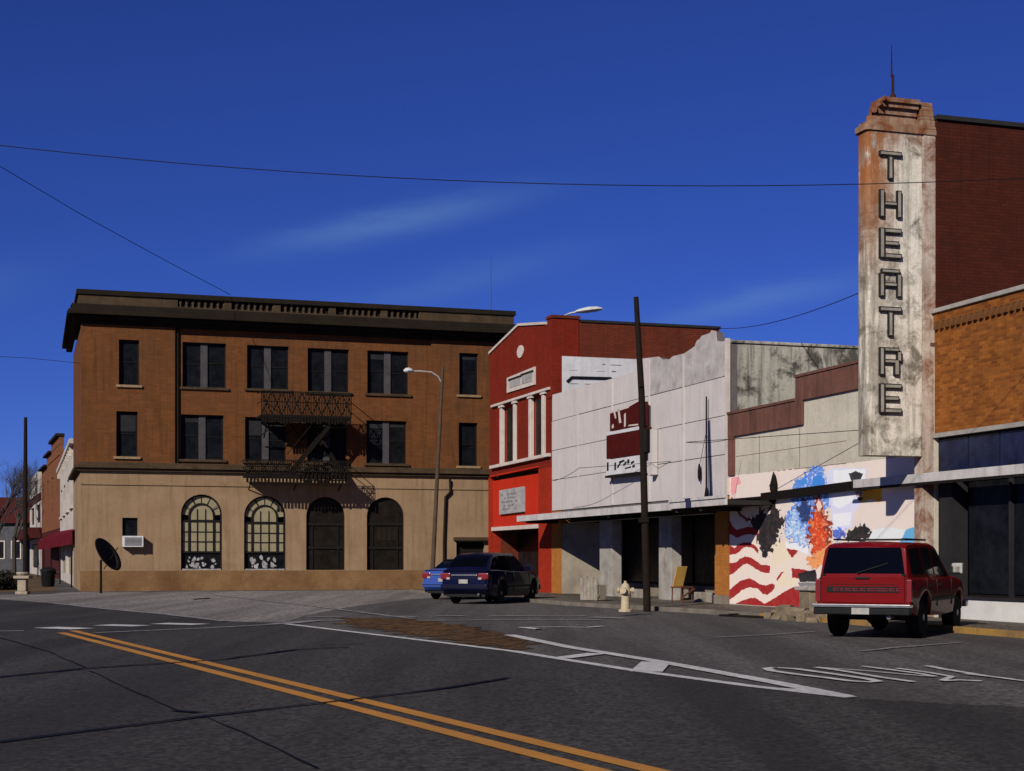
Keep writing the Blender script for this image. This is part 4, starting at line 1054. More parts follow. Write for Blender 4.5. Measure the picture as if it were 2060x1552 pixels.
# mural: a flat painting on the wall, colour per face of a fine grid
def MP(pts): return [(1440 + .2233*x, 900 + .2233*y) for x, y in pts]
PAINT = [
 ((216,200,188), MP([(120,260),(800,190),(860,240),(1000,170),(1900,60),(1900,1000),(900,1460),(120,1460)])),
 ((222,205,190), MP([(120,690),(250,710),(370,750),(400,1000),(500,900),(600,850),(820,960),(830,1100),(800,1280),(835,1445),(120,1440)])),
 ((150,14,16), MP([(120,640),(150,710),(190,745),(240,730),(290,716),(340,720),(385,745),(385,800),(330,785),(280,785),(230,802),(190,814),(120,780)])),
 ((150,14,16), MP([(120,885),(170,910),(200,880),(250,858),(300,856),(350,880),(385,920),(385,960),(340,910),(290,898),(250,908),(210,945),(180,962),(120,968)])),
 ((150,14,16), MP([(120,1040),(180,1042),(220,1005),(265,984),(320,992),(370,1030),(410,1058),(490,1068),(490,1135),(430,1130),(360,1095),(290,1050),(250,1060),(200,1100),(150,1145),(120,1155)])),
 ((150,14,16), MP([(120,1290),(170,1245),(230,1200),(300,1183),(350,1200),(400,1235),(450,1245),(510,1228),(535,1245),(520,1285),(470,1330),(430,1325),(370,1270),(300,1263),(240,1285),(190,1330),(120,1380)])),
 ((150,14,16), MP([(150,1432),(200,1400),(260,1372),(350,1354),(400,1380),(440,1412),(500,1380),(590,1320),(700,1262),(790,1270),(835,1445),(120,1445)])),
 ((150,14,16), MP([(528,1085),(540,1020),(570,975),(620,948),(632,1000),(570,1045)])),
 ((150,14,16), MP([(640,912),(745,935),(700,990),(655,995)])),
 ((150,14,16), MP([(680,1088),(825,1108),(900,1180),(690,1182)])),
 ((150,14,16), MP([(545,1190),(590,1125),(612,1118),(612,1190),(570,1222)])),
 ((20,14,18), MP([(740,1140),(900,1100),(920,1210),(760,1215)])),
 ((120,118,120), MP([(740,1220),(920,1215),(920,1250),(760,1255)])),
 ((226,205,178), MP([(500,900),(560,850),(620,860),(640,920),(690,1000),(640,1010),(650,1180),(730,1180),(745,1215),(700,1250),(600,1260),(535,1285),(560,1200),(625,1105),(620,1010),(540,1085),(500,1095)])),
 ((226,222,228), MP([(620,850),(720,860),(830,900),(835,970),(740,930),(640,905)])),
 ((86,132,206), MP([(620,800),(625,700),(650,600),(700,520),(690,420),(700,310),(780,275),(860,190),(920,165),(965,195),(1005,330),(1040,420),(1030,560),(880,580),(850,700),(830,890),(700,860)])),
 ((150,180,225), MP([(640,780),(660,640),(720,560),(740,700),(800,760),(830,870),(700,850)])),
 ((60,130,205), MP([(745,300),(800,275),(830,330),(760,350)])),
 ((50,125,205), MP([(870,340),(890,260),(950,250),(990,330),(900,360)])),
 ((22,52,105), MP([(755,480),(830,465),(862,560),(850,640),(825,705),(770,650),(740,560)])),
 ((206,205,230), MP([(990,230),(1040,190),(1360,188),(1358,290),(1300,380),(1312,500),(1240,600),(1228,720),(1060,800),(1045,560),(1010,400)])),
 ((232,232,238), MP([(1060,210),(1350,195),(1345,300),(1060,320)])),
 ((228,228,236), MP([(1060,390),(1250,380),(1240,480),(1120,555),(1055,520)])),
 ((228,228,236), MP([(1060,600),(1225,585),(1210,700),(1060,720)])),
 ((40,38,40), MP([(1200,240),(1260,215),(1330,240),(1300,310),(1220,305)])),
 ((130,40,28), MP([(830,700),(855,640),(880,570),(900,440),(930,420),(970,520),(1040,700),(1045,880),(960,980),(850,960)])),
 ((205,62,18), MP([(855,700),(900,590),(950,590),(990,700),(1000,860),(940,950),(860,940)])),
 ((235,140,80), MP([(820,1000),(940,930),(1060,860),(1080,900),(980,1010),(960,1060),(850,1090),(820,1050)])),
 ((222,196,186), MP([(905,520),(930,470),(960,540),(925,580)])),
 ((226,160,40), MP([(1330,372),(1495,360),(1502,470),(1475,500),(1400,468),(1310,502),(1282,465),(1325,430)])),
 ((20,12,10), MP([(1275,450),(1335,448),(1305,485),(1280,478)])),
 ((150,120,105), MP([(1260,400),(1330,370),(1315,440),(1270,445)])),
 ((22,18,16), MP([(1170,830),(1200,770),(1240,730),(1300,705),(1360,712),(1410,745),(1395,835)])),
 ((86,110,196), MP([(1060,740),(1160,730),(1180,820),(1060,830)])),
 ((214,216,214), MP([(1420,742),(1560,720),(1725,745),(1690,850),(1370,835)])),
 ((92,160,200), MP([(1715,745),(1800,715),(1895,730),(1905,850),(1870,1000),(1660,860)])),
 ((232,150,150), MP([(140,280),(175,265),(215,275),(232,330),(185,350),(190,400),(150,440),(133,400)])),
 ((120,30,28), MP([(130,480),(150,440),(185,520),(230,600),(300,650),(290,672),(215,620),(160,520)])),
 ((16,10,14), MP([(420,990),(385,860),(372,760),(320,690),(275,610),(285,590),(350,640),(380,560),(410,545),(415,600),(440,515),(450,600),(478,600),(480,430),(490,330),(505,310),(522,350),(520,440),(560,540),(585,580),(610,625),(650,635),(615,680),(585,740),(565,800),(570,840),(500,920),(480,990)])),
]
zm1 = F.z(1467, 952); nx, nz_ = 380, 260
gx = np.linspace(.035, xb_-.36, nx); gz = np.linspace(ZS+.02, F.z(1560, 935)+.25, nz_)
rng = np.random.RandomState(4)
def smooth_noise(h, w, s):
    a = rng.rand(h//s+3, w//s+3); yi_ = np.arange(h)/s; xi_ = np.arange(w)/s
    y0_, x0_ = yi_.astype(int), xi_.astype(int); fy, fx = (yi_-y0_)[:,None], (xi_-x0_)[None]
    A = a[y0_][:, x0_]; B = a[y0_][:, x0_+1]; C = a[y0_+1][:, x0_]; D_ = a[y0_+1][:, x0_+1]
    return A*(1-fy)*(1-fx)+B*(1-fy)*fx+C*fy*(1-fx)+D_*fy*fx
fcx = (gx[1:]+gx[:-1])/2; fcz = (gz[1:]+gz[:-1])/2
XX, ZZ = np.meshgrid(fcx, fcz)
WXp = F.o.x + F.ex.x*XX; WYp = F.o.y + F.ex.y*XX
UU = CX + FPX*WXp/WYp; VV = HY - FPX*(ZZ-CH)/WYp
j1 = smooth_noise(nz_-1, nx-1, 4)-.5; j2 = smooth_noise(nz_-1, nx-1, 4)-.5
UJ = UU + j1*5; VJ = VV + j2*5
RGB = np.full((nz_-1, nx-1, 3), np.nan)
def inside(poly, X, Y):
    r = np.zeros(X.shape, bool); n = len(poly)
    for i in range(n):
        (x0, y0), (x1, y1) = poly[i], poly[(i+1) % n]
        if y0 == y1: continue
        c = ((y0 > Y) != (y1 > Y)) & (X < (x1-x0)*(Y-y0)/(y1-y0)+x0); r ^= c
    return r
for k, (c, poly) in enumerate(PAINT):
    use_j = k in (15,16,19,25,26,27,32,33,len(PAINT)-1)
    m_ = inside(poly, UU + (j1*16 if use_j else j1*1.5), VV + (j2*16 if use_j else j2*1.5))
    cl = np.array(lin(c)); RGB[m_] = cl
    if use_j:
        s = smooth_noise(nz_-1, nx-1, 2)[m_][:, None]; t = smooth_noise(nz_-1, nx-1, 3)[m_][:, None]
        alt = np.array(lin((235,225,220) if k in (15,16) else (235,150,90) if k in (25,26,27) else (60,30,34)))
        RGB[m_] = cl*(.55+.9*s)*(1-.55*(t > .66)) + alt*.55*(t > .66)
RGB = np.clip(RGB*1.02, 0, .75)
ok = ~np.isnan(RGB[..., 0])
vid = {}; verts = []; faces = []; cols = []
for i in range(nz_-1):
    for j in range(nx-1):
        if not ok[i, j]: continue
        f = []
        for (a, c) in ((i,j),(i,j+1),(i+1,j+1),(i+1,j)):
            if (a, c) not in vid: vid[(a, c)] = len(verts); verts.append((gx[c], -.006, gz[a]))
            f.append(vid[(a, c)])
        faces.append(f); cols.append(RGB[i, j])
me = bpy.data.meshes.new('mural'); me.from_pydata(verts, [], faces)
at_ = me.color_attributes.new('paint', 'FLOAT_COLOR', 'CORNER')
buf = np.ones((len(faces)*4, 4), np.float32); buf[:, :3] = np.repeat(np.array(cols), 4, axis=0)
at_.data.foreach_set('color', buf.ravel())
m, n, b_ = new_mat('mural_paint')
ca = n.nodes.new('ShaderNodeVertexColor'); ca.layer_name = 'paint'
v = coords(n)
n.links.new(mix(n, ramp(n, noise(n, v, 3, 7, .7), .45, .8, (0,0,0,1), (.12,.12,.12,1)), ca.outputs['Color'], (.35,.31,.26)), b_.inputs['Base Color'])
b_.inputs['Roughness'].default_value = .85; bump(n, b_, noise(n, v, 30, 5, .7), .25, .01)
me.materials.append(m)
link('mural', me, the)

# the vertical sign
xB = F.x(1857, -.28)
yW = -1.5
for k in range(60):
    if F.uv(xB, yW, 6)[0] < 1746: break
    yW -= .03
zb0 = pxx(F, 1800, 917, xB)[1]; zt0 = pxx(F, 1800, 266, xB)[1]
ts = thing('theatre_sign', 'tall weathered cream theatre blade sign with stacked black letters and rusty cap', 'sign', F.o, RR)
def blade(x0, x1, y0, y1, z0, z1, r, name, m, bev=.0):
    pts = []
    for (cx, cy, a0) in ((x0+r, y0+r, 180), (x1-r, y0+r, 270)):
        for k in range(6): a = math.radians(a0 + 90*k/5); pts.append((cx + r*math.cos(a), cy + r*math.sin(a)))
    pts += [(x1, y1), (x0, y1)]
    return MB().slab(pts, z0, z1).build(name, m, ts, bevel=bev, smooth=35)
TH = .46
M['tower_face'] = tower_mat(zt0, zb0, yW, pxx(F, 1789, 600, xB)[0])
blade(xB-TH, xB, yW, -.31, zb0, zt0, .10, 'sign_body', M['tower_face'])
lev = [(.06, 0, .13), (.0, .13, .2), (-.12, .2, .36), (-.20, .36, .44), (-.28, .44, .58), (-.36, .58, .68), (-.42, .68, .78)]
for i, (g_, h0, h1) in enumerate(lev):
    blade(xB-TH-min(g_,.05), xB+min(g_,.04)+(.0 if g_ > 0 else g_*.1), yW-g_, -.31-(.0 if g_ > -.2 else .02), zt0+h0+.001, zt0+h1, .10, 'cap_tier', M['rust'], 0)
for i, (g_, h0, h1) in enumerate(lev):
    MB().box(xB-TH+.02, WT-.02+min(.05, g_*.35), -.309+max(0,-g_)*.10, .06, zt0+h0+.001, zt0+h1-.004).build('cap_tier', M['rust'], ts, bevel=.02)
random.seed(2)
lets = [('T',304,364),('H',382,441),('E',459,523),('A',541,600),('T',617,679),('R',699,757),('E',772,833)]
SH = {'T': [(0,.83,1,1),(.40,0,.60,.83)], 'H': [(0,0,.21,1),(.79,0,1,1),(.21,.42,.79,.58)], 'E': [(0,0,.22,1),(.22,.83,1,1),(.22,.42,.88,.58),(.22,0,1,.17)],
      'A': [(0,0,.21,.84),(.79,0,1,.84),(.08,.84,.92,1),(.21,.36,.79,.52)], 'R': [(0,0,.21,1),(.21,.84,.88,1),(.79,.5,1,.88),(.21,.42,.88,.58),(.66,0,.90,.5)]}
for ch, v0, v1 in lets:
    (ya, z1), (yb, z0) = pxx(F, 1767, v0, xB), pxx(F, 1811, v1, xB)
    b = MB(); c = MB()
    for (a0, c0, a1, c1) in SH[ch]:
        b.box(xB+.002, xB+.06+random.uniform(0,.01), ya+(yb-ya)*a0, ya+(yb-ya)*a1, z0+(z1-z0)*c0, z0+(z1-z0)*c1)
        e = .026
        c.box(xB+.06, xB+.078+random.uniform(0,.004), ya+(yb-ya)*a0+e, ya+(yb-ya)*a1-e, z0+(z1-z0)*c0+e, z0+(z1-z0)*c1-e)
    lo = b.build('letter', M['letter_black'], ts); c.build('letter_face', M['letter_grey'], lo)
yc = pxx(F, 1796, 200, xB-.2)[0]
ztop = zt0+.78
MB().bar((xB-.2, yc, ztop-.1), (xB-.2, yc, ztop+.55), .035, 6, .03).bar((xB-.2, yc-.03, ztop+.5), (xB-.2, yc-.03, F.z(1792,100,-.8)), .022, 6, .008).build('spire', M['iron_rust'], ts)
MB().lathe([(.09,0),(.07,.08),(.035,.14)], 8, c=(xB-.2, yc)).build('spire_base', M['iron_rust'], ts).location.z = ztop

# ---------------------------------------------------------------- orange brick shop at the right edge
F = BRK = row_frame(1880)
brk = thing('brick_shop', 'orange brick shop with dark blue transom at the right edge', 'building', F.o, RR)
WB = F.x(2060) + 9
zb1 = F.z(2060, 848); ztp = F.z(2060, 574)
bx('wall', M['right_brick'], brk, .003, WB, 0, .35, zb1, ztp-.3)
bx('parapet', M['right_brick'], brk, .003, WB, -.03, .352, ztp-.298, ztp-.1)
bx('coping', M['coping'], brk, -.03, WB+.03, -.09, .42, ztp-.098, ztp, .015)
dm = MB().box(-.05,.05,-.06,.05,0,.17).mesh('dentil', M['dentil_brick'])
for k in range(48): link('dentil', dm, brk, (.12 + k*.21, -.015, ztp-.30 - .17+.002))
bx('roof_box', M['coping'], brk, .12, 1.1, 1.2, 2.4, ztp-.6, ztp+.32, .03)
bx('roof', M['roof_tar'], brk, .003, WB, .36, 16, ztp-.9, ztp-.7)
bx('side_wall', M['right_brick'], brk, WB-.3, WB, .36, 16, 0, ztp-.7)
bx('lintel', M['coping'], brk, .003, WB, -.05, .3, zb1-.10, zb1-.003)
z_t0 = F.z(2060, 936)
tr = bx('transom', M['window_frame_dark'], brk, .003, WB, .10, .2, z_t0-.1, zb1-.103)
k = 0; x = .08
while x < WB-.3:
    w_ = 1.12; bx('pane', M['blue_glass'], tr, x, x+w_-.04, .07, .098, z_t0, zb1-.15); x += w_
cn = thing('canopy', 'white edged flat canopy running right from the theatre sign, with black beam', 'canopy', F.o, RR)
CY = -.37
za_ = F.z(2060, 933, CY); zb_ = F.z(2060, 953, CY); xl = F.x(1716, CY)
b = bx('fascia', M['canopy_white'], cn, xl, WB+.2, CY, CY+.07, zb_, za_, .008)
bx('soffit', M['soffit'], cn, .01, WB+.2, CY+.072, -.055, zb_-.02, zb_+.1)
bx('lower_trim', M['window_frame_dark'], cn, xl-.3, WB+.2, CY-.01, CY+.05, zb_-.06, zb_-.003)
# black steel beam going on to the left, on the line of the canopy
x0 = F.x(1530, CY); x1 = F.x(1460, CY)
zA = (F.z(1720, 978, CY)+F.z(1535, 1003, CY))/2 ; zz0 = F.z(1535, 1001, CY); zz1 = F.z(1716, 978, CY); CY = -.16; x0 = F.x(1530, CY); x1 = F.x(1463, CY); xl = F.x(1745, CY); zz0 = F.z(1535, 1001, CY); zz1 = F.z(1745, 974, CY)
MB().prism([(x0, zz0-.1), (xl+.02, zz1-.10), (xl+.02, zz1+.12), (x0, zz0+.12)], CY, CY+.10).build('beam', M['iron'], cn)
zc0 = F.z(1462, 1008, CY)
MB().bar((x1, CY+.05, zc0), (x0+.4, CY+.05, zz0-.01), .055, 6).build('rod', M['iron'], cn)
MB().lathe([(.05,0),(.10,.12),(.10,.3),(.05,.5),(.01,.62)], 8, c=(F.x(1553, CY), CY+.05)).build('finial', M['iron'], cn).location.z = zz0 + .05
for u in (1600, 1690):
    xx = F.x(u, -.7); MB().bar((xx, CY+.1, zz1-.12), (xx, -.01, zz1-.12), .03, 5).build('bracket', M['iron'], cn)
# shopfront
xg = F.x(1925)
bx('pier', M['slate'], brk, F.x(1890), F.x(1915), .0, .4, ZS, z_t0-.102)
bx('pier', M['window_frame_dark'], brk, .003, F.x(1889), .1, .4, ZS, z_t0-.102)
zbk = F.z(2060, 1211)
bx('bulkhead', M['bulkhead'], brk, xg, WB-.3, -.02, .2, ZS, zbk, .01)
bx('sill', M['slate'], brk, xg-.02, WB-.3, -.05, .22, zbk+.002, zbk+.06)
sw = bx('shop_window', M['window_frame_dark'], brk, xg, WB-.3, .30, .36, zbk+.06, z_t0-.102)
x = xg + .05
while x < WB-.6:
    bx('pane', M['glass_dark'], sw, x, x+1.5, .27, .298, zbk+.12, z_t0-.18); bx('mullion', M['slate'], sw, x+1.51, x+1.58, .2, .298, zbk+.06, z_t0-.11); x += 1.6
bx('entry_door', M['window_frame_dark'], brk, F.x(1916), xg-.01, 1.2, 1.28, ZS, z_t0-.102)

# ---------------------------------------------------------------- vehicles (x forward, y left, z up)
def loft(sections, close=True):
    """sections: list of half profiles [(y,z)...] with x; mirrored about y=0"""
    b = MB(); n = None
    for x, pr in sections:
        ring_ = [(x, y, z) for y, z in pr] + [(x, -y, z) for y, z in reversed(pr)]
        n = len(ring_); b.v += ring_
    for i in range(len(sections)-1):
        for j in range(n):
            q = (j+1) % n; b.f.append((i*n+j, i*n+q, (i+1)*n+q, (i+1)*n+j))
    if close:
        b.f.append(tuple(range(n))); b.f.append(tuple((len(sections)-1)*n+i for i in reversed(range(n))))
    return b
def wheel(parent, x, y, r, w, side):
    wh = bpy.data.objects.new('wheel', None)
    o = MB().lathe([(r*.62,-w/2),(r*.9,-w/2),(r,-w/2+.04),(r,w/2-.04),(r*.9,w/2),(r*.62,w/2)], 24, axis='y').build('wheel', M['tyre'], parent, smooth=40)
    o.location = (x, y, r)
    rim = MB().lathe([(r*.6,-.05),(r*.62,.0),(r*.52,.01),(r*.45,-.03),(r*.2,-.01),(r*.16,.02),(.01,.025)], 20, axis='y').build('rim', M['rim'], o, smooth=40)
    rim.location = (0, side*(w/2-.01), 0); rim.scale = (1, side, 1)
    bpy.data.objects.remove(wh)
    return o

def interp(tab, x): return float(np.interp(x, [t[0] for t in tab], [t[1] for t in tab]))

def make_car(name, label, cat, loc, heading, p):
    t = thing(name, label, cat, loc, heading)
    paint = M[p['paint']]
    xs = sorted({round(x, 3) for x in list(np.linspace(p['x0'], p['x1'], 45)) + [p['x0']+d for d in (.02,.05,.1)] + [p['x1']-d for d in (.02,.05,.1)] + [w_+d for w_ in p['wx'] for d in (-p['ra'],-p['ra']*.97,-p['ra']*.85,p['ra']*.85,p['ra']*.97,p['ra'])]})
    secs = []
    for x in xs:
        zt = interp(p['top'], x); zb = interp(p['bot'], x); hw = interp(p['wid'], x)
        for w_ in p['wx']:
            if abs(x-w_) < p['ra']: zb = max(zb, p['r'] + math.sqrt(p['ra']**2-(x-w_)**2))
        zb = min(zb, zt-.12); h = zt - zb; zl = zb
        mid = min(max(p['crease'], zb+.05), zt-.06)
        secs.append((x, [(0, zb+.02), (hw*.80, zb+.01), (hw*.955, zb), (hw*.985, zb+(mid-zb)*.5), (hw, mid), (hw*.985, mid+(zt-mid)*.6), (hw*.955, zt-.035), (hw*.90, zt-.008), (hw*.55, zt+.012), (0, zt+.02)]))
    body = loft(secs).build('body', paint, t, smooth=38)
    # greenhouse
    g_ = p['gh']    # rows: x, z roof, half width at roof ; belt from body
    xs2 = np.linspace(g_[0][0], g_[-1][0], 30); secs2 = []
    bel = lambda x: interp(p['top'], x) - .03
    for x in xs2:
        zr = float(np.interp(x, [q[0] for q in g_], [q[1] for q in g_])); yr = float(np.interp(x, [q[0] for q in g_], [q[2] for q in g_])); yb = interp(p['wid'], x)*p['tum']
        zb = bel(x); zr = max(zr, zb+.01)
        secs2.append((x, [(0, zb), (yb, zb), (yb+(yr-yb)*.5, zb+(zr-zb)*.5), (yr, zr-.035), (yr-.05, zr), (0, zr+.025)]))
    loft(secs2).build('roof', paint, t, smooth=38)
    def gs(x, f, off=.012):      # point on the side glass
        zr = float(np.interp(x, [q[0] for q in g_], [q[1] for q in g_]))-.035; yr = float(np.interp(x, [q[0] for q in g_], [q[2] for q in g_])); yb = interp(p['wid'], x)*p['tum']; zb = bel(x)
        return (x, yb+(yr-yb)*f+off, zb+(zr-zb)*f)
    for s in (1, -1):
        for poly in p['side_glass']:
            pts = [gs(x, f) for x, f in poly]
            MB().quadv(*[(a, s*b_, c) for a, b_, c in pts]).quadv(*[(a, s*(b_-.03), c) for a, b_, c in pts]).build('side_window', M['car_glass'], t)
        # door shut lines and handle
        for x in p['doors']:
            MB().box(x-.006, x+.006, s*(interp(p['wid'], x)*.955-.02), s*(interp(p['wid'], x)*1.0+.002), p['bot'][2][1]+.14, interp(p['top'], x)-.05).build('door_seam', M['black_plastic'], t)
        for x in p['handles']:
            hw = interp(p['wid'], x); MB().box(x-.1, x+.1, s*(hw*.975), s*(hw+.025), p['crease']+.16, p['crease']+.19).build('handle', M['black_plastic'], t, bevel=.005)
        x = p['mirror']; yb = interp(p['wid'], x)*p['tum']
        MB().box(x-.08, x+.08, s*(yb+.05), s*(yb+.26), bel(x)+.06, bel(x)+.22).build('mirror', paint if p.get('paint_mirror') else M['black_plastic'], t, bevel=.02)
        for w_ in p['wx']:
            wheel(t, w_, s*(interp(p['wid'], w_)*.93-.10), p['r'], .22, s)
        # rocker and side moulding
        MB().box(p['wx'][0]+p['ra']+.02, p['wx'][1]-p['ra']-.02, s*(interp(p['wid'],0)*.9), s*(interp(p['wid'],0)*1.012), p['crease']-.11, p['crease']-.04).build('side_moulding', M['black_plastic'], t, bevel=.01)
    for which in ('rear', 'front'):
        a = p[which+'_glass']; pts = [(x, y, float(np.interp(x, [q[0] for q in g_], [q[1] for q in g_]))+.035) for x, y in a]
        if which in p.get('steep', ()): continue
        n = 6; b = MB(); L = []
        (xa, ya), (xb, yb) = a
        for i in range(n+1):
            f = i/n; x = xa+(xb-xa)*f; y = ya+(yb-ya)*f; z = float(np.interp(x, [q[0] for q in g_], [q[1] for q in g_]))+.03
            L.append([(x, -y, z-.012), (x, 0, z+.012), (x, y, z-.012)])
        for A, B in zip(L, L[1:]): b.quadv(A[0], A[1], B[1], B[0]); b.quadv(A[1], A[2], B[2], B[1])
        b.build(which+'_window', M['car_glass'], t)
    # underside
    MB().box(p['x0']+.15, p['x1']-.15, -interp(p['wid'],0)*.72, interp(p['wid'],0)*.72, p['bot'][2][1]-.03, p['bot'][2][1]+.3).build('underbody', M['black_plastic'], t)
    return t

def head(deg): return math.radians(90 - deg)     # heading clockwise from +Y
# dark blue sedan
L_ = 5.0
sedan = dict(paint='car_blue', x0=-2.5, x1=2.5, r=.325, ra=.40, wx=(-1.42, 1.48), crease=.60, tum=.86,
  top=[(-2.5,.62),(-2.48,.88),(-2.42,.99),(-2.3,1.035),(-1.6,1.03),(-.6,.99),(.8,.97),(1.2,.96),(1.8,.90),(2.2,.82),(2.42,.70),(2.5,.52)],
  bot=[(-2.5,.40),(-2.42,.32),(-2.2,.25),(0,.21),(2.2,.23),(2.45,.28),(2.5,.34)],
  wid=[(-2.5,.70),(-2.45,.80),(-2.3,.87),(-1.8,.92),(-.5,.95),(.8,.95),(1.8,.91),(2.25,.83),(2.45,.70),(2.5,.60)],
  gh=[(-1.95,1.02,.66),(-1.6,1.17,.64),(-1.15,1.34,.62),(-.75,1.41,.61),(0,1.43,.61),(.35,1.40,.61),(.75,1.23,.64),(1.25,.97,.70)],
  side_glass=[[(-.02,.10),(.30,.90),(-.0,.92)] and [(-.42,.10),(-.42,.92),(.30,.92),(.95,.12)], [(-1.25,.10),(-1.0,.80),(-.55,.92),(-.50,.10)], [(-1.62,.12),(-1.2,.72),(-1.08,.72),(-1.32,.12)]],
  doors=(-.46, .98, -1.2), handles=(-.30, -1.0), mirror=.82, paint_mirror=True, rear_glass=((-1.86,.64),(-.98,.54)), front_glass=((1.18,.66),(.42,.54)))
def place_sedan(label, u, v, hdg, paint, scale, name='sedan', **kw):
    sd = dict(sedan, paint=paint, **kw); pr = gp(u, v)
    h = math.radians(hdg); hv = Vector((math.sin(h), math.cos(h), 0)); lv = Vector((-hv.y, hv.x, 0))
    org = Vector((pr.x, pr.y, 0)) + hv*(2.45*scale[0]) + lv*(.93*scale[1])
    t = make_car(name, label, 'car', org, head(hdg), sd); t.scale = scale
    for s in (1, -1):
        MB().box(-2.52, -2.36, s*.50, s*.84, .74, .93).build('tail_light', M['tail_red'], t, bevel=.03)
        MB().box(-2.527, -2.36, s*.50, s*.62, .735, .80).build('reverse_light', M['plate'], t, bevel=.01)
        MB().box(2.30, 2.47, s*.42, s*.76, .60, .72).build('headlight', M['plate'], t, bevel=.03)
    MB().box(-2.56, -2.40, -.82, .82, .42, .60).build('rear_bumper', M[paint], t, bevel=.04)
    MB().box(-2.566, -2.42, -.80, .80, .50, .53).build('bumper_strip', M['black_plastic'], t, bevel=.005)
    MB().box(2.40, 2.56, -.78, .78, .38, .54).build('front_bumper', M[paint], t, bevel=.04)
    MB().box(-2.575, -2.55, -.16, .16, .62, .74).build('licence_plate', M['plate'], t)
    MB().box(-2.525, -2.49, -.45, .45, .85, .88).build('trunk_trim', M['chrome'], t, bevel=.005)
    MB().box(-2.46, -2.30, -.80, .80, 1.006, 1.012).build('trunk_seam', M['black_plastic'], t)
    MB().bar((-2.5, -.5, .30), (-2.2, -.5, .32), .035, 8).build('exhaust', M['rim'], t)
    return t
place_sedan('near-black navy hatchback parked nose-in before the red shop', 988, 1217, 22, 'car_navy', (.93, .95, 1.04), 'hatchback',
  gh=[(-2.36,1.02,.72),(-2.22,1.14,.70),(-1.95,1.34,.67),(-1.65,1.47,.645),(-1.2,1.52,.63),(0,1.53,.63),(.35,1.49,.63),(.8,1.27,.66),(1.32,.96,.72)], rear_glass=((-2.28,.66),(-1.74,.57)),
  side_glass=[[(-.42,.10),(-.42,.92),(.36,.92),(1.0,.12)], [(-1.25,.10),(-1.25,.92),(-.50,.92),(-.50,.10)], [(-2.02,.14),(-1.72,.88),(-1.33,.92),(-1.33,.12)]])
place_sedan('bright blue sedan half hidden behind the near-black hatchback', 939, 1207.5, 22, 'car_blue', (.92, .94, 1.0))

# red sport utility
suv = dict(paint='suv_red', x0=-2.1, x1=2.1, r=.355, ra=.43, wx=(-1.22, 1.38), crease=.74, tum=.93,
  top=[(-2.1,1.06),(-2.05,1.07),(-1.0,1.07),(.7,1.06),(1.2,1.05),(1.75,1.0),(2.0,.94),(2.08,.82),(2.1,.66)],
  bot=[(-2.1,.52),(-2.0,.46),(-1.7,.40),(0,.36),(1.8,.42),(2.05,.46),(2.1,.5)],
  wid=[(-2.1,.80),(-2.04,.83),(-1.8,.845),(0,.85),(1.6,.84),(1.95,.79),(2.1,.72)],
  gh=[(-2.08,1.10,.74),(-2.06,1.3,.73),(-2.02,1.5,.71),(-1.94,1.62,.68),(-1.6,1.66,.67),(-.2,1.66,.67),(.12,1.62,.67),(.45,1.38,.71),(.88,1.06,.77)],
  side_glass=[[(-.35,.12),(-.35,.92),(.08,.92),(.60,.14)], [(-1.05,.12),(-1.05,.92),(-.45,.92),(-.45,.12)], [(-1.92,.14),(-1.86,.90),(-1.15,.92),(-1.15,.12)]],
  doors=(-.40, .72, -1.1), handles=(-.24, -.92), mirror=.60, rear_glass=((-2.0,.6),(-1.9,.6)), front_glass=((.82,.70),(.18,.58)), steep=('rear',))
pr = gp(1838, 1287); hd = 28
h = math.radians(hd); hv = Vector((math.sin(h), math.cos(h), 0)); lv = Vector((-hv.y, hv.x, 0))
org = Vector((pr.x, pr.y, 0)) + hv*2.05 + lv*.82
rs = make_car('sport_utility', 'red boxy sport utility parked nose-in beside the mural', 'car', org, head(hd), suv); rs.scale = (1.10, 1.03, 1.02)
b = MB()
rg = lambda y, z: (-2.085 - .012 + (z-1.10)*.16, y, z)
b.quadv(rg(-.70,1.13), rg(.70,1.13), rg(.62,1.57), rg(-.62,1.57)); b.build('rear_window', M['car_glass'], rs)
MB().box(-2.125, -2.09, -.71, .71, .62, 1.08).build('tailgate', M['suv_red'], rs, bevel=.012)
st = MB().box(-2.137, -2.127, -.62, .62, .80, .90).build('tailgate_strip', M['black_plastic'], rs)
random.seed(8)
y = .50
for wdt in (.10,.05,.10,.10,.10,.34,.09,.11):
    b = MB(); y1 = y - wdt
    b.box(-2.1405, -2.1375, y, y1, .825, .838); b.box(-2.1405, -2.1375, y, y1, .862, .875)
    b.box(-2.1406, -2.1374, y, y-.02, .825, .875)
    b.build('lettering', M['tail_red'], st); y = y1 - .028
for s in (1, -1):
    MB().box(-2.115, -2.0, s*.735, s*.825, .64, 1.02).build('tail_light', M['tail_red'], rs, bevel=.01)
    MB().box(-2.12, -2.09, s*.655, s*.72, 1.09, 1.12).build('hinge', M['black_plastic'], rs)
    MB().box(2.04, 2.11, s*.45, s*.76, .70, .86).build('headlight', M['plate'], rs, bevel=.02)
MB().box(-2.27, -2.08, -.84, .84, .545, .60).build('bumper_step', M['chrome'], rs, bevel=.01)
MB().box(-2.24, -2.08, -.82, .82, .42, .543).build('rear_bumper', M['black_plastic'], rs, bevel=.02)
MB().box(-2.262, -2.243, -.15, .15, .43, .54).build('licence_plate', M['plate'], rs)
MB().box(2.05, 2.22, -.82, .82, .45, .58).build('front_bumper', M['chrome'], rs, bevel=.02)
MB().box(2.08, 2.12, -.42, .42, .68, .86).build('grille', M['black_plastic'], rs)
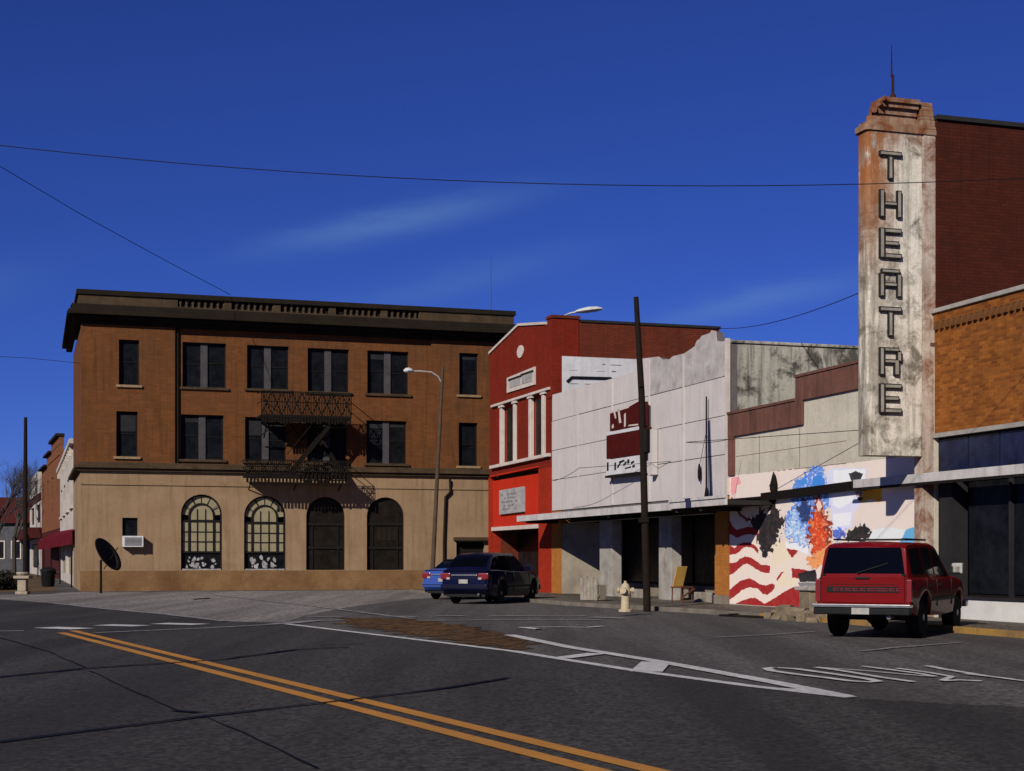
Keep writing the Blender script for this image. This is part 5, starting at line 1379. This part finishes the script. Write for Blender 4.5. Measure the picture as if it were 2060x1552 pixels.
MB().bar((-1.22,-.75,.35),(-1.22,.75,.35),.06,8).lathe([(.05,-.2),(.14,-.1),(.14,.1),(.05,.2)], 10, c=(-1.22,.35), axis='y').build('axle', M['black_plastic'], rs)
MB().bar((-2.15,-.45,.38),(-1.6,-.45,.40),.04,8).build('exhaust', M['rim'], rs)
MB().box(-1.75, -.3, -.62, -.56, 1.70, 1.73).box(-1.75, -.3, .56, .62, 1.70, 1.73).box(-1.6,-1.56,-.6,.6,1.705,1.725).box(-.5,-.46,-.6,.6,1.705,1.725).build('roof_rack', M['black_plastic'], rs)
for s in (1, -1): MB().box(-2.118, -2.112, s*.735, s*.728, .62, 1.08).build('panel_gap', M['black_plastic'], rs)
MB().box(-2.131, -2.126, -.60, .60, .935, .942).build('tailgate_crease', M['black_plastic'], rs)
MB().box(-2.15, -2.126, -.12, .12, 1.03, 1.065).build('tailgate_handle', M['black_plastic'], rs, bevel=.006)
MB().bar((-2.115, .1, 1.13), (-2.075, -.42, 1.30), .012, 5).build('wiper', M['black_plastic'], rs)
MB().box(.52, .70, -1.08, -.88, 1.10, 1.30).build('mirror', M['plate'], rs, bevel=.03)

# ---------------------------------------------------------------- poles, lamps and wires
p = gp(1302, 1223.5, ZS)
up = thing('utility_pole', 'black creosoted utility pole standing in front of the white panels', 'pole', p)
Yp = p.y
def rel(u, v): q = at(u, v, Yp); return q - p
top_ = rel(1279.5, 598); mid_ = rel(1291, 800); low_ = rel(1297, 1040)
MB().tube([(0,0,-.1), low_, mid_, top_], [.10,.095,.088,.066], 10).build('pole', M['creosote'], up, smooth=40)
q = rel(1297, 888)
MB().lathe([(.10,-.32),(.12,-.3),(.12,.3),(.10,.33)], 12, c=(q.x+.02, -.02)).build('junction_can', M['iron'], up, smooth=40).location.z = q.z
q = rel(1294, 1040)
MB().box(q.x-.12, q.x+.14, -.13, .13, q.z-.16, q.z-.02).build('cable_box', M['iron'], up, bevel=.02)
q = rel(1285, 780); MB().bar((q.x,-.09,q.z), (q.x+.12,-.09,q.z+.05), .03, 6).build('insulator', M['iron'], up)

Yb = gp(868, 1192).y
p = gp(868, 1192)
lp_ = thing('street_lamp', 'slightly leaning wooden street lamp pole before the brown bank', 'street lamp', p)
r2 = lambda u, v: at(u, v, p.y) - p
MB().tube([(0,0,-.1), r2(880, 950), r2(891, 738)], [.10,.085,.06], 10).build('pole', M['pole_wood'], lp_, smooth=40)
MB().tube([r2(890,800), r2(889,772), r2(882,758), r2(868,749), r2(846,747), r2(828,747)], .03, 6).build('arm', M['galv'], lp_, smooth=40)
lamp_head(lp_, r2(832,747), (-1,-.15,.0), .42)

p = gp(51, 1187)
bp = thing('utility_pole', 'dark pole rising left of the bank beside the bare trees', 'pole', p)
MB().tube([(0,0,-.1), at(51,1000,p.y)-p, at(51.5,840,p.y)-p], [.11,.10,.075], 10).build('pole', M['creosote'], bp, smooth=40)

def wire(label, pts, r=.012, sag=0):
    pts = [Vector(q) for q in pts]; out = []
    for a, b in zip(pts, pts[1:]):
        n = 14
        for k in range(n): 
            f = k/n; q = a.lerp(b, f); q.z -= sag*4*f*(1-f); out.append(q)
    out.append(pts[-1])
    o = MB().tube([q - out[0] for q in out], r, 5).build('overhead_wire', M['wire'])
    o.location = out[0]
    return tag(o, label, 'wire')
def curve(pts, n=40):
    us = [q[0] for q in pts]; c = np.polyfit(us, [q[1] for q in pts], 2)
    return [(u, float(np.polyval(c, u))) for u in np.linspace(us[0], us[-1], n)]
W1 = curve([(-1200,100),(0,289),(300,325),(700,356),(1230,374),(1720,370),(2060,357),(2900,290)])
wire('long black wire crossing the whole sky in front of the theatre sign', [at(u, v, 27 - (u-1030)*.0005) for u, v in W1], .008)
w2e = BANK.w(BANK.x(462), -.3, BANK.z(462, 596))
wire('black wire running down from upper left to the bank parapet', [at(-900, -160, 40), at(-400,115,47.0), at(0, 335, 54), at(160,430,58), at(330,523,63), w2e], .013)
w3e = BANK.w(-.02, .6, BANK.z(170, 728))
wire('thin wire reaching the left corner of the bank', [at(-700, 690, 80), at(-100,712,76), at(60, 721, 72), w3e], .011)
wa = RED.w(RED.x(1112), 7.0, 10.4); wb = at(1728, 590, 34.6)
wire('wire from the red side wall down to the theatre sign', [at(1440, 661, 61.0), wb], .011, .25)
pa_ = up.location + rel(1297, 905)
wire('slack wire from the black pole to the left of the white panels', [pa_, at(1165, 942, 52), at(1113, 968, 55)], .009, .06)
wire('slack wire from the black pole to the right of the white panels', [pa_, at(1380, 890, 41), at(1467, 884, 42.5)], .009, .05)

# ---------------------------------------------------------------- small things by the bank
F = BANK
xa_, xb_, za_, zb_ = ac_op[:4]
ac = thing('air_conditioner', 'white window air conditioner on the tan bank wall', 'air conditioner', F.w(xa_, -.22, za_), RB)
MB().box(0, xb_-xa_+.22, -.42, .18, -.02, .46).build('case', M['white_sign'], ac, bevel=.02)
for k in range(7): MB().box(.08, xb_-xa_+.14, -.435, -.422, .05+k*.052, .075+k*.052).build('slat', M['slate'], ac)
MB().box(.05, .10, -.38, .2, -.08, -.022).box(.55,.60,-.38,.2,-.08,-.022).build('bracket', M['slate'], ac)

p = gp(203, 1194); 
ds = thing('satellite_dish', 'dark satellite dish on a short post at the bank corner', 'satellite dish', p)
MB().bar((0,0,-.05), (0,0,1.35), .05, 8).build('post', M['iron'], ds, smooth=40)
b = MB(); k0 = len(b.v); R_ = .78; nr, na = 5, 24
b.v.append((0,0,0))
for i in range(1, nr+1):
    for j in range(na): a = 2*math.pi*j/na; rr = R_*i/nr; b.v.append((rr*math.cos(a), rr*math.sin(a), .22*(i/nr)**2))
for j in range(na): b.f.append((0, 1+j, 1+(j+1)%na))
for i in range(nr-1):
    for j in range(na): a0 = 1+i*na; b.f.append((a0+j, a0+na+j, a0+na+(j+1)%na, a0+(j+1)%na))
dsh = b.build('dish', M['dish'], ds, smooth=60)
dsh.location = at(209, 1121, p.y) - p
dirv = Vector((.83, -.22, .52)).normalized()
dsh.rotation_euler = dirv.to_track_quat('Z', 'Y').to_euler()
so_ = dsh.modifiers.new('thick', 'SOLIDIFY'); so_.thickness = .03
MB().bar((0,0,1.3), dsh.location, .04, 6).build('mount', M['iron'], ds)
MB().bar(dsh.location - Vector((0,0,.5)), dsh.location + dirv*.75, .02, 6).build('feed_arm', M['iron'], ds)

p = gp(46, 1196)
pn = thing('stone_planter', 'pale stone planter pedestal at the kerb left of the bank', 'planter', p)
MB().box(-.24,.24,-.24,.24,0,.12).box(-.17,.17,-.17,.17,.122,.62).box(-.30,.32,-.28,.28,.622,.74).build('pedestal', M['planter'], pn, bevel=.03)
MB().lathe([(.2,0),(.27,.08),(.24,.14)], 12).build('bowl', M['planter'], pn).location.z = .742
p = gp(97, 1181)
tb = thing('trash_bin', 'black rubbish bin left of the bank corner', 'bin', p)
MB().lathe([(.26,0),(.32,.1),(.36,.75),(.38,.78)], 14).build('body', M['black_plastic'], tb, smooth=40)
MB().lathe([(.40,.785),(.40,.84),(.30,.95),(.05,1.0)], 14).build('lid', M['black_plastic'], tb, smooth=40)
MB().bar((.34,0,.7),(.62,0,.72),.06,6).build('handle', M['black_plastic'], tb)

# hydrant, chair, crate, rubble on the shop pavement
def hydrant(p):
    t = thing('fire_hydrant', 'cream fire hydrant at the kerb by the black pole', 'hydrant', p)
    MB().lathe([(.17,0),(.17,.05),(.11,.07),(.105,.42),(.135,.43),(.135,.48),(.12,.50),(.115,.60),(.08,.68),(.035,.71),(.035,.76)], 16).build('body', M['hydrant'], t, smooth=35)
    for a, r, l in ((0,.05,.19),(180,.05,.19),(250,.065,.2)):
        c, s = math.cos(math.radians(a)), math.sin(math.radians(a))
        MB().bar((0,0,.53),(c*l,s*l,.53),r,8).bar((c*(l-.04),s*(l-.04),.53),(c*(l+.02),s*(l+.02),.53),r+.02,8).build('outlet', M['hydrant'], t, smooth=40)
    return t
hy = hydrant(gp(1258, 1231, ZS)); hy.scale = (1.0,1.0,1.0)
p = gp(1372, 1213, ZS)
ch = thing('wooden_chair', 'tilted wooden chair with pale yellow back under the canopy', 'chair', p, math.radians(35))
for (x, y) in ((-.2,-.2),(.2,-.2),(-.2,.2),(.2,.2)): MB().bar((x*1.1,y,0),(x,y,.44),.022,6).build('leg', M['chair_brown'], ch)
MB().box(-.24,.24,-.24,.24,.44,.48).build('seat', M['chair_brown'], ch, bevel=.01)
MB().prism([(-.20,.48),(.20,.48),(.38,1.08),(-.02,1.08)], .18, .22).build('backrest', M['wood_yellow'], ch, bevel=.01)
MB().prism([(-.20,.2),(.26,.44),(.28,.40),(-.18,.16)], -.26, -.23).build('stretcher', M['chair_brown'], ch)
p = gp(1186, 1209, ZS)
cb = thing('wooden_crate', 'whitewashed crate leaning at the left shop column', 'crate', p, math.radians(-55))
for k in range(5): MB().box(-.42+k*.17, -.42+k*.17+.155, -.04, 0, .02, .72+random.uniform(-.05,.05)).build('slat', M['box_white'], cb)
MB().box(-.43,.42,.002,.05,.12,.20).box(-.43,.42,.002,.05,.52,.60).build('rail', M['box_white'], cb)
MB().box(-.40,.40,.055,.34,.02,.5).build('back_box', M['grey_plaster'], cb, bevel=.02)
p = gp(1632, 1228, ZS)
pb_ = thing('concrete_pedestal', 'low concrete pedestal with a grey slab beside the mural', 'pedestal', p, RR)
MB().box(-.28,.28,-.2,.2,0,.5).build('block', M['rubble'], pb_, bevel=.03)
MB().box(-.42,.36,-.26,.26,.502,.60).build('slab', M['coping'], pb_, bevel=.02)
p = gp(1600, 1250)
rb = thing('rubble_heap', 'heap of broken kerb stones between the mural and the red car', 'rubble', p, RR)
random.seed(15)
for k in range(22):
    x, y = random.uniform(-1.6, .9), random.uniform(-.05, .5); s = random.uniform(.07, .2)
    b = MB().box(-s, s, -s*.7, s*.7, 0, s*random.uniform(.6,1.3))
    b.v = [(vx+random.uniform(-.3,.3)*s, vy+random.uniform(-.3,.3)*s, vz+random.uniform(-.15,.15)*s if vz > 0 else vz) for vx, vy, vz in b.v]
    o = b.build('stone', M['rubble'], rb, bevel=.01); o.location = (x, y, .0 if y < .1 else .1); o.rotation_euler = (0, 0, random.uniform(0,6))
p = gp(1512, 1243)
pk = thing('plank', 'dark plank lying in the gutter below the mural', 'plank', p, RR+.25)
MB().box(-1.1, .8, -.10, .10, .0, .05).build('board', M['creosote'], pk, bevel=.008)
MB().box(-.7, -.6, -.13, .13, .052, .08).build('batten', M['creosote'], pk)

# ---------------------------------------------------------------- street left of the bank
def left_building(name, label, a, b, h, depth, m, parts):
    """a: far-left base point, b: near-right base point of the sunlit front"""
    a, b = Vector((a.x, a.y, 0)), Vector((b.x, b.y, 0)); d = b - a
    t = thing(name, label, 'building', a, math.atan2(d.y, d.x)); w_ = d.length
    parts(t, w_, h, depth, m); return t
def gY(u, Y): return Vector(((u - CX)/FPX*Y, Y, 0))
def wb_parts(t, w_, h, dp, m):
    n = 4; ops = [(w_*(k+.22)/n, w_*(k+.72)/n, 4.2, 6.0, False) for k in range(n)]
    wall(0, w_, 3.3, h, 0, .3, ops).build('wall', m, t)
    wall(0, w_, 0, 3.297, 0, .3, [(w_*.08, w_*.45, .5, 2.6, False), (w_*.52, w_*.92, .5, 2.6, False)]).build('wall', m, t)
    for o in ops:
        w = bx('window', M['window_frame_dark'], t, o[0], o[1], .15, .22, o[2], o[3]); bx('pane', M['glass_dark'], w, o[0]+.1, o[1]-.1, .12, .147, o[2]+.1, o[3]-.1)
        bx('sill', m, t, o[0]-.1, o[1]+.1, -.12, .1, o[2]-.14, o[2]-.003)
    for x0, x1 in ((w_*.08, w_*.45), (w_*.52, w_*.92)): bx('shop_window', M['pane_papered'], t, x0, x1, .15, .2, .5, 2.6)
    bx('body', m, t, 0, w_, .302, dp, 0, h-.5); bx('cornice', m, t, -.05, w_+.02, -.25, .3, h+.002, h+.25)
    for k in range(12): bx('bracket', m, t, w_*k/12, w_*k/12+.2, -.2, -.003, h-.35, h-.003)
left_building('white_storefront', 'pale two-storey storefront just beyond the bank corner', gY(121,106), gY(149.5,78.2), 7.3, 9, M['left_white'], wb_parts)
def bb_parts(t, w_, h, dp, m):
    n = 4; ops = [(w_*(k+.3)/n, w_*(k+.62)/n, 5.0, 7.6, False) for k in range(n)]
    wall(0, w_, 3.6, h, 0, .3, ops).build('wall', m, t)
    bx('wall', M['roof_red'], t, 0, w_, 0, .3, 0, 3.597)
    for o in ops:
        w = bx('window', M['window_frame_dark'], t, o[0], o[1], .15, .22, o[2], o[3]); bx('pane', M['white_trim'], w, o[0]+.1, o[1]-.1, .12, .147, o[2]+.1, o[2]+1.2)
    bx('body', m, t, 0, w_, .302, dp, 0, h-.4)
    bx('parapet', m, t, w_*.35, w_, -.05, .25, h+.002, h+.7); bx('parapet', m, t, w_*.62, w_, -.08, .27, h+.702, h+1.3)
    bx('cornice', M['bank_dark_trim'], t, w_*.62, w_+.1, -.3, .3, h+1.302, h+1.5); bx('cornice', M['bank_dark_trim'], t, w_*.3, w_*.62, -.3, .3, h+.702, h+.85); bx('cornice', M['bank_dark_trim'], t, -.1, w_*.35, -.3, .3, h+.002, h+.15)
left_building('brick_storefront', 'brown brick storefront with stepped parapet far left of the bank', gY(84,130), gY(121,108.5), 8.8, 12, M['left_brick'], bb_parts)
def ws_parts(t, w_, h, dp, m):
    wall(0, w_, 0, h, 0, .3, [(w_*.2, w_*.8, .6, 2.8, False), (w_*.1,w_*.4,4.6,6.2,False), (w_*.6,w_*.9,4.6,6.2,False)]).build('wall', m, t)
    for x0, x1, z0, z1 in ((w_*.2,w_*.8,.6,2.8),(w_*.1,w_*.4,4.6,6.2),(w_*.6,w_*.9,4.6,6.2)):
        w = bx('window', M['window_frame_dark'], t, x0, x1, .15, .2, z0, z1); bx('pane', M['glass_dark'], w, x0+.1, x1-.1, .12, .147, z0+.1, z1-.1)
    bx('body', m, t, 0, w_, .302, dp, 0, h-.3); bx('awning', M['roof_red'], t, -.1, w_+.1, -1.2, -.003, 3.2, 4.1); bx('sign_band', M['roof_red'], t, 0, w_, -.1, -.003, 6.5, 7.1)
left_building('white_shop_far', 'narrow white shop front with dark red awning furthest left', gY(60,150), gY(83,131), 9.2, 10, M['left_white'], ws_parts)
# red awning in front of the pale storefront
a, c = gY(84, 118), gY(158, 74)
d = c - a
aw = thing('red_awning', 'deep red awning along the pale storefront by the bank', 'awning', (a.x, a.y, 0), math.atan2(d.y, d.x))
Ln = d.length
b = MB(); k0 = 0
b.v += [(0,.9,3.4),(Ln-.3,.9,3.4),(Ln-.3,-.3,2.75),(0,-.3,2.75),(0,-.3,2.1),(Ln-.3,-.3,2.1)]; b.f += [(0,1,2,3),(3,2,5,4)]
o = b.build('cloth', M['awning_red'], aw); sm = o.modifiers.new('thick','SOLIDIFY'); sm.thickness = .03
for k in range(5): MB().bar((Ln*k/4*.98+.1,-.28,0),(Ln*k/4*.98+.1,-.28,2.4),.04,6).build('post', M['iron'], aw)
# far house with red roof
p = gY(10, 150)
hs_ = thing('red_roof_house', 'grey low house under a dark red roof at the far left', 'house', p)
MB().box(-6,2.2,0,8,0,5.0).build('wall', M['grey_siding'], hs_)
MB().v
b = MB(); b.v += [(-6.4,-.5,4.9),(2.6,-.5,4.9),(2.6,8.5,4.9),(-6.4,8.5,4.9),(-6.4,4,7.6),(2.6,4,7.6)]; b.f += [(0,1,5,4),(2,3,4,5),(1,2,5),(3,0,4),(0,3,2,1)]
b.build('roof', M['roof_red'], hs_)
for x in (-5,-3,-1,.6): w = MB().box(x,x+1,-.06,-.003,1.4,3.2).build('window', M['white_trim'], hs_); MB().box(x+.12,x+.88,-.09,-.063,1.5,3.1).build('pane', M['glass_dark'], w)

# bare trees
def bare_tree(label, p, h, seed, n_lv=6):
    rnd = random.Random(seed)
    t = thing('bare_tree', label, 'tree', p, 0, 'bare trees left of the bank')
    tr, br = MB(), MB()
    def grow(a, d, L, r, lv):
        q = a + d*L
        (tr if lv >= n_lv-1 else br).bar(a, q, r, 6 if lv > 3 else 3, r*.72, caps=False)
        if lv == 0: return
        for k in range(3 if lv > 1 else 2):
            ax = Vector((rnd.gauss(0,1), rnd.gauss(0,1), rnd.gauss(0,.5))).normalized()
            nd = (d + ax*rnd.uniform(.35,.75) + Vector((0,0,.12))).normalized()
            f = rnd.uniform(.55, 1) if k else 1
            grow(a + d*L*f, nd, L*rnd.uniform(.62,.86), r*(.68 if k == 0 else .5), lv-1)
    grow(Vector((0,0,-.1)), Vector((0,0,1)), h*.27, h*.018, n_lv)
    tr.build('trunk', M['bark'], t, fix=False); br.build('crown', M['twig'], t, fix=False)
    return t
bare_tree('bare grey tree just left of the dark pole', gY(28, 135), 12.5, 3, 7)
bare_tree('bare tree cut by the left edge of the picture', gY(-8, 128), 12.0, 8, 7)
bare_tree('small bare tree behind the dark pole', gY(62, 165), 10.0, 12)
# low dark shrubs at the left kerb
random.seed(31)
for k, (u, v, sz, lb) in enumerate(((4,1187,.95,'dark shrub at the left edge of the picture'),(24,1186,.75,'dark shrub next to the stone planter'),(-22,1188,1.0,'dark shrub beyond the left edge'),(10,1176,1.1,'taller dark shrub behind the kerb shrubs'))):
    s_ = thing('shrub', lb, 'shrub', gp(u, v), 0, 'dark shrubs at the left kerb')
    b = MB()
    for j in range(420):
        a = Vector((random.gauss(0,1), random.gauss(0,1), random.gauss(0,1))).normalized()*sz*random.uniform(.35,1)*.75; a.z = abs(a.z)*.95+.05
        n1 = Vector((random.gauss(0,1),random.gauss(0,1),random.gauss(0,1))).normalized(); n2 = n1.orthogonal().normalized(); l = .11*random.uniform(.6,1.5)
        b.quadv(a-n2*l*.4, a+n1*l, a+n2*l*.4, a-n1*l)
    b.build('foliage', M['shrub'], s_, fix=False)
    b = MB()
    for j in range(7): b.bar((0,0,-.02), (random.uniform(-.5,.5)*sz, random.uniform(-.5,.5)*sz, random.uniform(.4,.8)*sz), .02, 4, .008)
    b.build('stem', M['bark'], s_)
